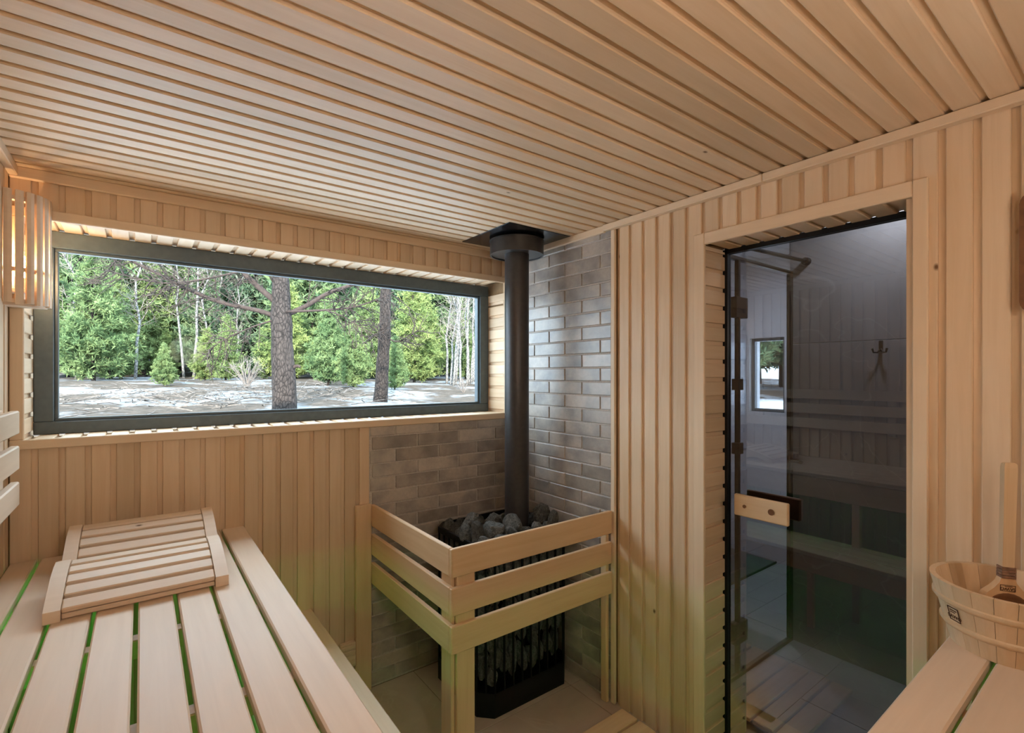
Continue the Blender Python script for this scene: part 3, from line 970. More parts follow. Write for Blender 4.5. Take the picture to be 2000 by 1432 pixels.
stv = empty('sauna_stove', (1.545, 2.15, 0))
SX0, SX1, SY0, SY1, CH = 1.262, 1.826, 1.900, 2.400, 0.062
def octo(m=0.0):
    a, c, d, e = SX0 + m, SX1 - m, SY0 + m, SY1 - m
    h = CH
    return [(a + h, d), (c - h, d), (c, d + h), (c, e - h), (c - h, e), (a + h, e), (a, e - h), (a, d + h)]
def ring(z0, z1, m0=0.0, th=0.012):
    b = MB()
    o_, i_ = octo(m0), octo(m0 + th)
    n = len(o_)
    for z in (z0, z1):
        b.v += [(x, y, z) for x, y in o_] + [(x, y, z) for x, y in i_]
    for k in range(n):
        j = (k + 1) % n
        b.f += [(k, j, 2 * n + j, 2 * n + k), (n + k, n + j, 3 * n + j, 3 * n + k), (k, j, n + j, n + k), (2 * n + k, 2 * n + j, 3 * n + j, 3 * n + k)]
    return b
def spart(name, mb, mat=M['black'], smooth=False):
    o = mb.build(name, mat, stv, smooth)
    o.location = -Vector(stv.location)
    return o
spart('base_plate', MB().prism(octo(0.01), 'z', 0.0, 0.035))
spart('base_skirt', ring(0.0, 0.115))
spart('top_rim', ring(0.775, 0.805))
spart('mid_rim', ring(0.46, 0.468, 0.004, 0.008))
oc = octo(0.004)
for (ax, ay), (bx, by), n in ((oc[0], oc[1], 8), (oc[7], oc[0], 2), (oc[6], oc[7], 7), (oc[1], oc[2], 2), (oc[2], oc[3], 7), (oc[4], oc[5], 8)):
    for k in range(n + 1):
        if n == 2 and k != 1:
            continue
        t_ = k / n
        x, y = ax + (bx - ax) * t_, ay + (by - ay) * t_
        nx, ny = -(by - ay), bx - ax
        spart('cage_bar', MB().box(x - 0.004, x + 0.004, y - 0.004, y + 0.004, 0.10, 0.79))
for (p0, p1) in ((oc[1], oc[2]),):
    d = Vector((p1[0] - p0[0], p1[1] - p0[1])).normalized()
    nn = Vector((d.y, -d.x)) * 0.003
    spart('corner_plate', MB().add([(p0[0], p0[1], 0.1), (p1[0], p1[1], 0.1), (p1[0], p1[1], 0.79), (p0[0], p0[1], 0.79), (p0[0] - nn.x, p0[1] - nn.y, 0.1), (p1[0] - nn.x, p1[1] - nn.y, 0.1), (p1[0] - nn.x, p1[1] - nn.y, 0.79), (p0[0] - nn.x, p0[1] - nn.y, 0.79)],
          [(0, 1, 2, 3), (4, 5, 6, 7), (0, 1, 5, 4), (2, 3, 7, 6), (1, 2, 6, 5), (0, 3, 7, 4)]))
spart('firebox', MB().cbox(SX0 + 0.09, SX1 - 0.09, SY0 + 0.10, SY1 - 0.09, 0.10, 0.72, 0.01))
spart('fire_tunnel', MB().cbox(SX1 - 0.02, XR - 0.014, 2.03, 2.30, 0.15, 0.52, 0.004))
tag(stv, 'black stove in an octagonal cage filled with stones', 'stove')

cp = empty('chimney_pipe', (1.645, 2.15, 0.72))
PX, PY = 1.645, 2.15
def cpart(name, mb, mat, smooth=True):
    o = mb.build(name, mat, cp, smooth)
    o.location = -Vector(cp.location)
    return o
cpart('pipe', MB().lathe([(0.0665, 0.725), (0.0665, 2.355)], 40, PX, PY), M['pipe'])
cpart('collar', MB().lathe([(0.0670, 2.268), (0.138, 2.268), (0.138, 2.262), (0.147, 2.262), (0.147, 2.336), (0.150, 2.336), (0.150, 2.341), (0.12, 2.3415)], 44, PX, PY), M['pipe'])
cpart('ceiling_plate', MB().cbox(1.430, XR - 0.003, 1.930, 2.372, H - 0.0035, H - 0.0005, 0.001), M['plate'], False)
tag(cp, 'black flue pipe rising from the stove to the ceiling plate', 'chimney pipe')

# stones: rounded irregular lumps
def stone_mesh(seed, cuts=11):
    rs = random.Random(seed)
    bm = bmesh.new()
    bmesh.ops.create_icosphere(bm, subdivisions=3, radius=1.0)
    planes = []
    for _ in range(cuts):
        d = Vector((rs.gauss(0, 1), rs.gauss(0, 1), rs.gauss(0, 1))).normalized()
        planes.append((d, rs.uniform(0.60, 0.86)))
    for v in bm.verts:
        p = v.co.copy()
        for d, h in planes:
            q = p.dot(d)
            if q > h:
                p -= d * (q - h)
        p *= 1 + 0.12 * noise.noise(v.co * 1.7 + Vector((seed * 3.1, 0, 0))) + 0.05 * noise.noise(v.co * 5.0 + Vector((seed, 0, 0)))
        v.co = p
    me = bpy.data.meshes.new('sauna_stone')
    bm.to_mesh(me)
    bm.free()
    me.polygons.foreach_set('use_smooth', [True] * len(me.polygons))
    me.set_sharp_from_angle(angle=math.radians(28))
    me.materials.append(M['stone'])
    return me
SM = [stone_mesh(s) for s in range(8)]
rs = random.Random(11)
def stone(loc, size, label, group=None, rot=None):
    o = link('sauna_stone', rs.choice(SM))
    o.location = loc
    o.scale = size
    o.rotation_euler = rot if rot else (rs.uniform(0, 6), rs.uniform(0, 6), rs.uniform(0, 6))
    return tag(o, label, 'stone', group)
LBL_T = 'grey stone in the heap on top of the stove'
cw = (SX1 - SX0 - 2 * CH) / 8
ORD = ('first', 'second', 'third', 'fourth', 'fifth', 'sixth', 'seventh', 'eighth', 'ninth', 'tenth', 'eleventh')
for c in range(-1, 8):
    z = 0.125 + rs.uniform(0, 0.05)
    nth = -1
    while z < 0.76:
        nth += 1
        LBL_F = 'stone behind the stove front bars, %s column from the left, %s from the bottom' % (ORD[c + 1], ORD[nth])
        hgt = rs.uniform(0.08, 0.17)
        wd = cw * rs.uniform(0.50, 0.66)
        stone((SX0 + CH + cw * (c + 0.5) + rs.uniform(-0.012, 0.012) + (0.012 if c < 0 else 0), SY0 + 0.050 + rs.uniform(-0.006, 0.006) + (0.034 if c < 0 else 0), z + hgt / 2), (wd, 0.038, hgt * 0.58), LBL_F, 'stones behind the front bars', (rs.uniform(-.1, .1), rs.uniform(-.28, .28), rs.choice((0, math.pi))))
        z += hgt
for c in range(8):
    z = 0.125 + rs.uniform(0, 0.05)
    nth = -1
    while z < 0.76:
        nth += 1
        LBL_S = 'stone behind the stove left bars, %s column from the front, %s from the bottom' % (ORD[c], ORD[nth])
        hgt = rs.uniform(0.09, 0.16)
        stone((SX0 + 0.052, SY0 + CH + 0.024 + c * 0.0465, z + hgt / 2), (0.036, 0.034, hgt * 0.56), LBL_S, 'stones behind the side bars', (rs.uniform(-.28, .28), rs.uniform(-.1, .1), rs.choice((0, math.pi))))
        z += hgt
named = [((1.405, 2.02, 0.842), (0.074, 0.056, 0.046), (0.1, 0.15, 0.3), 'large pale speckled stone in the middle of the stove heap'),
         ((1.535, 2.045, 0.838), (0.070, 0.055, 0.050), (0.2, -0.2, 1.1), 'rounded stone leaning just left of the flue pipe'),
         ((1.745, 2.07, 0.846), (0.058, 0.055, 0.064), (0.3, 0.3, 0.2), 'tall stone standing to the right of the flue pipe'),
         ((1.665, 2.0, 0.812), (0.036, 0.03, 0.026), (0.5, 0.1, 0.2), 'small stone at the foot of the flue pipe'),
         ((1.315, 1.965, 0.812), (0.046, 0.037, 0.032), (0.2, 0.4, 0.6), 'small brownish stone at the front left corner of the heap'),
         ((1.395, 1.945, 0.808), (0.052, 0.036, 0.034), (0.1, 0.3, 0.2), 'pitted pale stone at the front edge of the heap'),
         ((1.36, 2.17, 0.845), (0.085, 0.05, 0.046), (0.1, -0.25, 0.5), 'long dark stone lying at the back left of the heap'),
         ((1.30, 2.10, 0.822), (0.056, 0.045, 0.040), (0.7, 0.1, 0.2), 'dark stone at the left edge of the heap'),
         ((1.485, 1.985, 0.812), (0.055, 0.045, 0.034), (0.3, 0.6, 0.1), 'dark green grey stone in front of the flue pipe'),
         ((1.50, 2.17, 0.835), (0.06, 0.05, 0.045), (0.6, 0.2, 0.9), 'dull stone behind the large pale stone')]
for l, sz, rt, lab in named:
    stone(l, sz, lab, None, rt)
for i in range(7):
    for j in range(6):
        x = SX0 + 0.06 + i * 0.073 + rs.uniform(-.01, .01)
        y = SY0 + 0.055 + j * 0.078 + rs.uniform(-.01, .01)
        if math.hypot(x - PX, y - PY) < 0.105:
            continue
        s = rs.uniform(0.036, 0.05)
        stone((x, y, 0.765 + rs.uniform(0, 0.02)), (s * 1.15, s, s * 0.8), LBL_T, 'stones heaped on the stove')

# ------------------------------------------------------------------ bucket and ladle
bk = empty('sauna_bucket', (1.697, 0.243, BZ))
RB, RT, HB, TH = 0.104, 0.145, 0.160, 0.013
def brad(z):
    return RB + (RT - RB) * z / HB
NS = 22
for k in range(NS):
    a0, a1 = 2 * math.pi * k / NS, 2 * math.pi * (k + 1) / NS - 0.006
    vs = []
    for z in (0.0, HB):
        for a in (a0, (a0 + a1) / 2, a1):
            r = brad(z)
            vs.append((r * math.cos(a), r * math.sin(a), z))
        for a in (a1, (a0 + a1) / 2, a0):
            r = brad(z) - TH
            vs.append((r * math.cos(a), r * math.sin(a), z))
    # grain runs up the stave: build it lying along X and turn it upright
    me = MB().add([(z, y, -x) for x, y, z in vs], [(0, 1, 2, 3, 4, 5), (6, 7, 8, 9, 10, 11)] + [(i, (i + 1) % 6, 6 + (i + 1) % 6, 6 + i) for i in range(6)]).mesh('stave', M['bucket'])
    o = link('stave', me, None, bk)
    o.rotation_euler = (0, -math.pi / 2, 0)
MB().lathe([(0.0001, 0.012), (RB - TH + 0.004, 0.012), (RB - TH + 0.004, 0.02), (0.0001, 0.02)], 32).build('bottom', M['bucket'], bk)
for zz in (0.052, 0.112):
    r0, r1 = brad(zz - 0.008), brad(zz + 0.008)
    MB().lathe([(r0 - 0.001, zz - 0.009), (r0 + 0.005, zz - 0.006), (brad(zz) + 0.007, zz), (r1 + 0.005, zz + 0.006), (r1 - 0.001, zz + 0.009)], 48, closed=True).build('hoop', M['bucket'], bk, True)

def text(name, body, size, mat, parent, mtx, ext=0.0004):
    cu = bpy.data.curves.new(name, 'FONT')
    cu.body = body
    cu.size = size
    cu.align_x = 'CENTER'
    cu.align_y = 'CENTER'
    cu.extrude = ext
    tmp = bpy.data.objects.new(name, cu)
    COL.objects.link(tmp)
    dg = bpy.context.evaluated_depsgraph_get()
    me = bpy.data.meshes.new_from_object(tmp.evaluated_get(dg))
    bpy.data.objects.remove(tmp)
    me.materials.clear()
    me.materials.append(mat)
    o = link(name, me, None, parent)
    o.matrix_basis = mtx
    return o

def frame_mtx(org, xd, zd):
    X, Z = Vector(xd).normalized(), Vector(zd).normalized()
    Y = Z.cross(X)
    return Matrix(((X.x, Y.x, Z.x, org[0]), (X.y, Y.y, Z.y, org[1]), (X.z, Y.z, Z.z, org[2]), (0, 0, 0, 1)))
# brand burnt into the side: dark plate with lettering
ba = math.radians(142)
bz = 0.083
rr = brad(bz) + 0.0006
slope = (RT - RB) / HB
bn = Vector((math.cos(ba), math.sin(ba), -slope)).normalized()
bx = Vector((-math.sin(ba), math.cos(ba), 0))
bm_ = frame_mtx((rr * math.cos(ba), rr * math.sin(ba), bz), bx, bn)
lbl = MB()
for a in ((-0.015, 0.015, -0.0175, -0.0155), (-0.015, 0.015, 0.0155, 0.0175), (-0.015, -0.013, -0.0175, 0.0175), (0.013, 0.015, -0.0175, 0.0175), (-0.009, 0.009, 0.0085, 0.0105), (-0.009, 0.004, 0.0035, 0.0052)):
    lbl.box(a[0], a[1], a[2], a[3], 0, 0.0008)
o = link('brand_mark', lbl.mesh('brand_mark', M['burn']), None, bk)
o.matrix_basis = bm_
text('brand_lettering', 'SAWO', 0.0125, M['burn'], bk, bm_ @ Matrix.Translation((0, -0.0075, 0.0004)))
tag(bk, 'round wooden stave bucket standing on the near corner bench', 'bucket')

ld = empty('ladle', (1.705, 0.235, BZ + 0.05))
# handle leans up out of the bucket
hb, ht = Vector((1.700, 0.244, 1.115)), Vector((1.715, 0.2405, 1.395))
hx = (ht - hb).normalized()
vn = Vector((-0.78, -0.62, 0.0))
vn = (vn - hx * vn.dot(hx)).normalized()
L = (ht - hb).length
hm = MB()
prof = [(-0.0, 0.0115, 0.006), (0.02, 0.012, 0.008), (L * 0.5, 0.0125, 0.008), (L - 0.012, 0.0135, 0.008), (L - 0.003, 0.0125, 0.007), (L, 0.009, 0.005)]
for u, hw, t_ in prof:
    hm.v += [(u, -hw, -t_), (u, hw, -t_), (u, hw, t_), (u, -hw, t_)]
for i in range(len(prof) - 1):
    for k in range(4):
        hm.f.append((i * 4 + k, i * 4 + (k + 1) % 4, i * 4 + 4 + (k + 1) % 4, i * 4 + 4 + k))
e = (len(prof) - 1) * 4
hm.f += [(0, 1, 2, 3), (e, e + 1, e + 2, e + 3)]
HM = Matrix.Translation(-Vector(ld.location)) @ frame_mtx(hb, hx, vn)
o = hm.build('handle', M['bucket'], ld)
o.matrix_basis = HM
wr = MB()
for i in range(4):
    u = 0.002 + i * 0.007
    wr.v += [(u + s * 0.003, a * 0.0142, c * 0.0102) for s in (-1, 1) for a, c in ((-1, -1), (1, -1), (1, 1), (-1, 1))]
    n = i * 8
    wr.f += [(n, n + 1, n + 2, n + 3), (n + 4, n + 5, n + 6, n + 7)] + [(n + k, n + (k + 1) % 4, n + 4 + (k + 1) % 4, n + 4 + k) for k in range(4)]
o = wr.build('leather_wrap', M['wrap'], ld)
o.matrix_basis = HM
# shoulder flaring out into the bowl
sh = MB()
prof = [(0.004, 0.0125, 0.0075), (-0.012, 0.018, 0.009), (-0.026, 0.029, 0.010), (-0.040, 0.044, 0.011), (-0.055, 0.053, 0.011), (-0.075, 0.055, 0.010), (-0.095, 0.048, 0.009)]
for u, hw, t_ in prof:
    sh.v += [(u, -hw, -t_), (u, hw, -t_), (u, hw * 0.98, t_), (u, -hw * 0.98, t_)]
for i in range(len(prof) - 1):
    for k in range(4):
        sh.f.append((i * 4 + k, i * 4 + (k + 1) % 4, i * 4 + 4 + (k + 1) % 4, i * 4 + 4 + k))
e = (len(prof) - 1) * 4
sh.f += [(0, 1, 2, 3), (e, e + 1, e + 2, e + 3)]
o = sh.build('shoulder', M['ladle'], ld)
o.matrix_basis = HM
# hollow of the bowl: dark scooped disc on the near face
bo = MB()
for r, w in ((0.0001, 0.0122), (0.030, 0.0122), (0.037, 0.0135), (0.041, 0.0125), (0.042, 0.010)):
    for k in range(24):
        an = 2 * math.pi * k / 24
        bo.v.append((-0.070 + r * 0.82 * math.cos(an), r * math.sin(an), w))
for i in range(4):
    for k in range(24):
        bo.f.append((i * 24 + k, i * 24 + (k + 1) % 24, i * 24 + 24 + (k + 1) % 24, i * 24 + 24 + k))
o = bo.build('bowl_hollow', M['brown_wood'], ld, True)
o.matrix_basis = HM
pl = MB()
for a in ((-0.0155, 0.0155, -0.0075, -0.0065), (-0.0155, 0.0155, 0.0065, 0.0075), (-0.0155, -0.0145, -0.0075, 0.0075), (0.0145, 0.0155, -0.0075, 0.0075), (-0.009, 0.006, -0.0048, -0.0036)):
    pl.box(a[0], a[1], a[2], a[3], 0, 0.0006)
# lettering is upside down on the shoulder, as the ladle stands on its bowl
LM = HM @ frame_mtx((-0.022, 0, 0.0104), (0, 1, 0), (0, 0, 1)) @ Matrix.Rotation(math.pi, 4, 'Z')
LM = HM @ frame_mtx((-0.024, 0.002, 0.0108), (0, 1, 0), (0, 0, 1))
o = link('brand_mark', pl.mesh('brand_mark', M['burn']), None, ld)
o.matrix_basis = LM
text('brand_lettering', 'SAWO', 0.0105, M['burn'], ld, LM @ Matrix.Translation((0, 0.0015, 0.0004)))
tag(ld, 'wooden ladle with leather wrapped handle standing in the bucket', 'ladle')

# ---- thermometer board at the edge of the picture
thm = empty('wall_thermometer', (XR, 0.18, 1.77))
def rrect(w, h, r, n=5):
    pts = []
    for cx_, cy_, a0 in ((w - r, h - r, 0), (r, h - r, 90), (r, r, 180), (w - r, r, 270)):
        for i in range(n + 1):
            a = math.radians(a0 + 90 * i / n)
            pts.append((cx_ + r * math.cos(a), cy_ + r * math.sin(a)))
    return pts
q = MB().prism([(0.105 + u, 1.772 + w) for u, w in rrect(0.134, 0.316, 0.03)], 'x', XR - 0.022, XR - 0.0005).build('board', M['brown_wood'], thm); q.location = -Vector(thm.location)
q = MB().prism([(0.118 + u, 1.785 + w) for u, w in rrect(0.108, 0.29, 0.022)], 'x', XR - 0.025, XR - 0.021).build('face_panel', M['brown_wood'], thm); q.location = -Vector(thm.location)
for zz in (1.86, 2.0):
    q = MB().tube([(XR - 0.025, 0.172, zz), (XR - 0.029, 0.172, zz)], 0.045, 28).build('dial', M['dial'], thm); q.location = -Vector(thm.location)
tag(thm, 'dark brown rounded thermometer board at the right picture edge', 'thermometer')

# ---- small vent on the window wall, duckboard on the floor
vt = empty('wall_vent', (0.82, YF, 0.15))
bar('vent_box', 0.783, 0.860, YF - 0.030, YF - 0.0005, 0.153, 0.275, M['lime_trim'], vt, 0.003)
for i in range(4):
    bar('louvre', 0.785, 0.858, YF - 0.036, YF - 0.030, 0.168 + i * 0.026, 0.186 + i * 0.026, M['lime_trim'], vt, 0.002)
tag(vt, 'small louvred wooden air vent low on the window wall', 'vent')
db = empty('duckboard', (1.55, 1.2, 0))
for i in range(6):
    y1 = 1.552 - i * 0.102
    bar('slat', 1.20, 1.812, y1 - 0.09, y1, 0.022, 0.042, M['rail'], db, 0.003)
for xx in (1.26, 1.72):
    bar('runner', xx, xx + 0.035, 0.96, 1.54, 0.0, 0.022, M['rail'], db, 0.002)
tag(db, 'slatted wooden duckboard on the stone floor before the door', 'duckboard')

# ------------------------------------------------------------------ outdoors
def hgt(x, y):
    pts = ((2.5, -0.25), (4.0, 0.15), (6.0, 0.78), (7.8, 1.04), (10, 1.06), (14, 1.2), (22, 1.36), (30, 1.5), (40, 2.6), (60, 8.0), (90, 15.0))
    d = max(y, 2.5)
    h = pts[-1][1]
    for (a, ha), (b_, hb_) in zip(pts, pts[1:]):
        if d <= b_:
            t_ = (d - a) / (b_ - a)
            h = ha + (hb_ - ha) * (t_ * t_ * (3 - 2 * t_) * 0.5 + t_ * 0.5)
            break
    n = noise.noise(Vector((x * 0.35, y * 0.35, 0.3))) * 0.10 + noise.noise(Vector((x * 1.1, y * 1.1, 5.3))) * 0.045
    return h + n * min(1, max(0, (y - 3.5) / 3))
gm = MB()
xs = [-26 + i * 0.5 for i in range(133)]
ys = [2.76 + i * 0.3 for i in range(60)] + [21 + i * 1.5 for i in range(44)]
for y in ys:
    for x in xs:
        gm.v.append((x, y, hgt(x, y)))
nx = len(xs)
for j in range(len(ys) - 1):
    for i in range(nx - 1):
        gm.f.append((j * nx + i, j * nx + i + 1, (j + 1) * nx + i + 1, (j + 1) * nx + i))
gme = gm.mesh('ground_outside', M['ground'], 'all', fix=False)
ground = tag(link('ground_outside', gme), kind='structure')
tag(MB().add([(4.97, -30, -0.2), (4.97, 2.76, -0.2), (12, 2.76, 0.6), (12, -30, 0.6), (60, 2.76, 3.0), (60, -30, 3.0)], [(0, 3, 2, 1), (3, 5, 4, 2)]).build('ground_side', M['ground']), kind='structure')

def curve_pts(pts, n):
    """Catmull-Rom through the points"""
    P = [Vector(p) for p in pts]
    P = [P[0] * 2 - P[1]] + P + [P[-1] * 2 - P[-2]]
    out = []
    for i in range(1, len(P) - 2):
        for k in range(n):
            t = k / n
            a, b, c, d = P[i - 1:i + 3]
            out.append(0.5 * ((2 * b) + (c - a) * t + (2 * a - 5 * b + 4 * c - d) * t * t + (3 * b - a - 3 * c + d) * t ** 3))
    out.append(P[-2])
    return out

def twigs(mb, pts, rng, n, length, r0, droop=0.15, depth=1, start=0.2):
    for _ in range(n):
        i = int(len(pts) * rng.uniform(start, 0.98))
        i = min(i, len(pts) - 2)
        p = pts[i]
        d = (pts[i + 1] - pts[i]).normalized()
        side = Vector((rng.gauss(0, 1), rng.gauss(0, 1), rng.gauss(0, 0.8)))
        side = (side - d * side.dot(d)).normalized()
        v = (d * rng.uniform(0.4, 1.0) + side).normalized()
        ln = length * rng.uniform(0.5, 1.2)
        q = [p]
        for k in range(4):
            v = (v + Vector((rng.gauss(0, .18), rng.gauss(0, .18), rng.gauss(0, .18) - droop))).normalized()
            q.append(q[-1] + v * ln / 4)
        mb.tube(q, [r0 * (1 - 0.17 * k) for k in range(5)], 3, False)
        if depth > 0:
            twigs(mb, q, rng, 4, length * 0.5, r0 * 0.6, droop, depth - 1)

def tuft(vs, fs, p, d, size, rng, n=7):
    """a spray of needles: thin three-cornered blades round a shoot"""
    for _ in range(n):
        v = (d * rng.uniform(0.2, 1.0) + Vector((rng.gauss(0, .6), rng.gauss(0, .6), rng.gauss(0, .6)))).normalized()
        w = v.cross(Vector((rng.gauss(0, 1), rng.gauss(0, 1), rng.gauss(0, 1)))).normalized() * size * 0.13
        k = len(vs)
        o = p + v * size * 0.1
        vs += [tuple(o - w), tuple(o + w), tuple(p + v * size)]
        fs.append((k, k + 1, k + 2))

def conifer(seed, height, radius, layers, per, size, low=0.08, shape=1.0, n=7, tip=0.05):
    rng = random.Random(seed)
    vs, fs = [], []
    tr = MB()
    pts = [Vector((0.04 * math.sin(3 * t + seed) * height * 0.12, 0.04 * math.cos(2 * t + seed) * height * 0.1, t * height - 0.3 * (t == 0))) for t in [i / 8 for i in range(9)]]
    tr.tube(pts, [height * 0.014 * (1 - 0.88 * i / 8) + 0.006 for i in range(9)], 6)
    for l in range(layers):
        t = low + (1 - low) * (l + rng.random()) / layers
        z = t * height
        f = (t - low) / (1 - low)
        rad = radius * (tip + (1 - tip) * (1 - f) ** shape) * min(1.0, 0.55 + f * 3.0)
        for k in range(max(3, int(per * (1 - 0.45 * f)))):
            a = rng.uniform(0, 6.283)
            rr_ = rad * rng.uniform(0.65, 1.12)
            end = Vector((math.cos(a) * rr_, math.sin(a) * rr_, z + rr_ * rng.uniform(-0.05, 0.4)))
            root = Vector((0, 0, z - rr_ * 0.12))
            tr.tube([root, (root + end) / 2 - Vector((0, 0, 0.04 * rr_)), end], [0.014 * height / 5, 0.009 * height / 5, 0.003], 3, False)
            m = max(3, int(rr_ / size * 2.6))
            for i in range(m):
                s = 0.25 + 0.75 * (i + rng.random()) / m
                p = root.lerp(end, s) + Vector((rng.gauss(0, 1), rng.gauss(0, 1), rng.gauss(0, 0.7))) * size * 0.55
                d = ((end - root).normalized() + Vector((0, 0, 0.55))).normalized()
                tuft(vs, fs, p, d, size * rng.uniform(0.7, 1.25), rng, n)
    for k in range(6):
        tuft(vs, fs, Vector((0, 0, height * (1 - 0.02 * k))), Vector((0, 0, 1)), size, rng, n)
    fm = MB()
    fm.v, fm.f = vs, fs
    return tr, fm

def tree_proto(args, needle, bark):
    tr, fm = conifer(*args[0], **args[1])
    return tr.mesh('trunk', bark, 'all', fix=False), fm.mesh('foliage', needle, fix=False)

YOUNG = [tree_proto(((s, 3.6, 1.15, 26, 9, 0.15), dict(low=0.06, shape=0.8, n=9)), M['needle_young'], M['bark_dark']) for s in (1, 2)]
TALL = [tree_proto(((s, 12.0, 2.3, 34, 11, 0.42), dict(low=0.10, shape=0.75, n=8)), M['needle_mid'], M['bark_dark']) for s in (5, 6)]
DARK = [tree_proto(((s, 11.0, 2.0, 36, 11, 0.36), dict(low=0.05, shape=1.0, n=8)), M['needle_dark'], M['bark_dark']) for s in (8,)]

rt = random.Random(5)
def plant(name, proto, x, y, sc, label, group=None, cat='tree', zs=1.0):
    r = empty(name, (x, y, hgt(x, y) - 0.03))
    r.rotation_euler = (rt.uniform(-.04, .04), rt.uniform(-.04, .04), rt.uniform(0, 6.28))
    r.scale = (sc, sc, sc * zs)
    link('trunk', proto[0], None, r)
    link('foliage', proto[1], None, r)
    return tag(r, label, cat, group)

young = [(-1.43, 24.0, 1.30, 0, 'broad young pine at the left end of the view'),
         (0.55, 18.3, 0.36, 1, 'knee high yellow green pine left of the big pine trunk'),
         (5.15, 14.9, 0.60, 0, 'bushy young pine between the two bare trunks'),
         (5.13, 17.4, 0.80, 1, 'taller young pine behind the bushy one between the trunks'),
         (5.75, 13.2, 0.42, 1, 'low young pine just right of the second trunk'),
         (5.2, 23.6, 1.15, 0, 'young pine showing right behind the big trunk'),
         (2.8, 23.5, 0.75, 1, 'small young pine behind the pale bare bush'),
         (8.85, 18.4, 1.15, 0, 'young pine right of the second trunk'),
         (11.2, 22.0, 1.25, 1, 'young pine left of the pale bare stems'),
         (-3.2, 28.0, 1.2, 1, 'young pine half hidden by the left window frame'),
         (0.2, 30.0, 1.3, 0, 'young pine behind the knee high pine')]
young += [(x_, 27.5 + 1.8 * math.sin(x_ * 2.1) - x_ * 0.35, 0.9 + 0.35 * math.sin(x_ * 5.3), i_ % 2, None) for i_, x_ in enumerate((-5.5, -4.2, -1.0, 1.0, 2.2, 3.4, 4.6, 6.0, 7.4, 8.6, 10.0, 12.2, 13.6))]
for x, y, sc, v, lab in young:
    plant('young_pine', YOUNG[v], x, y, sc, lab or 'young pine in the undergrowth along the forest edge', 'young pines at the forest edge' if lab else 'undergrowth pines')
k = 0
for row, (yy, dx) in enumerate(((31, 2.3), (35, 2.5), (40, 2.8), (47, 3.2))):
    x = -9 + row * 0.9
    while x < 13 + yy * 0.42:
        px, py = x + rt.uniform(-.7, .7), yy + rt.uniform(-1.5, 1.5) - x * 0.35
        if py > 19:
            v = rt.random()
            if v < 0.62:
                plant('tall_pine', TALL[k % 2], px, py, rt.uniform(0.75, 1.15), 'tall green pine in the forest behind the clearing', 'tall pines in the forest')
            else:
                plant('dark_spruce', DARK[0], px, py, rt.uniform(0.65, 1.1), 'dark spruce in the forest behind the clearing', 'dark spruces in the forest')
        k += 1
        x += dx
for px, py in ((15, 8.2), (17.5, 9.6), (19, 8), (22, 11.5), (24, 10), (19, 6.5), (26, 13), (21, 9.5)):
    plant('tall_pine', TALL[k % 2], px, py, rt.uniform(0.6, 0.9), 'pine seen through the small washroom window', 'pines beside the house'); k += 1

def birch(seed, h):
    rng = random.Random(seed)
    tr, tw = MB(), MB()
    pts = [Vector((rng.uniform(-.06, .06) * i * 0.5, rng.uniform(-.06, .06) * i * 0.5, h * i / 8 - 0.2 * (i == 0))) for i in range(9)]
    tr.tube(pts, [0.062 * (1 - 0.1 * i) + 0.006 for i in range(9)], 6)
    twigs(tw, curve_pts(pts, 4), rng, 26, h * 0.17, 0.014, -0.12, 1, 0.35)
    return tr.mesh('trunk', M['birch'], 'all', fix=False), tw.mesh('twigs', M['pale_twig'], fix=False)
BIRCH = [birch(31, 8.0), birch(32, 6.5)]
def plant_birch(v, x, y, sc, label, group):
    r = empty('birch', (x, y, hgt(x, y) - 0.05))
    r.rotation_euler = (rt.uniform(-.06, .06), rt.uniform(-.06, .06), rt.uniform(0, 6.28))
    r.scale = (sc, sc, sc)
    link('trunk', BIRCH[v][0], None, r)
    link('twigs', BIRCH[v][1], None, r)
    tag(r, label, 'tree', group)
for i, (x, y, sc) in enumerate(((1.9, 26.5, 1), (2.5, 28.2, 1.0), (1.6, 27.8, 0.9), (-0.2, 25.5, 1.0), (3.2, 29, 1.0), (3.6, 27, 0.8))):
    plant_birch(i % 2, x, y, sc, 'thin white birch left of the big pine trunk', 'birches left of the big trunk')
plant_birch(1, -2.1, 26.6, 1.0, 'bare white birch at the left end of the view', 'birches left of the big trunk')
for i, (x, y, sc) in enumerate(((9.1, 15.7, .7), (8.8, 14.7, .6), (10.0, 16.2, .75), (9.9, 17.6, .8), (11.2, 17.8, .8), (9.5, 16.6, .7), (10.6, 17.0, .7), (10.9, 18.6, .9), (11.6, 19.4, .9), (12.0, 18.9, .85))):
    plant_birch(i % 2, x, y, sc, 'pale bare sapling in the thicket at the right end of the view', 'bare saplings at the right')

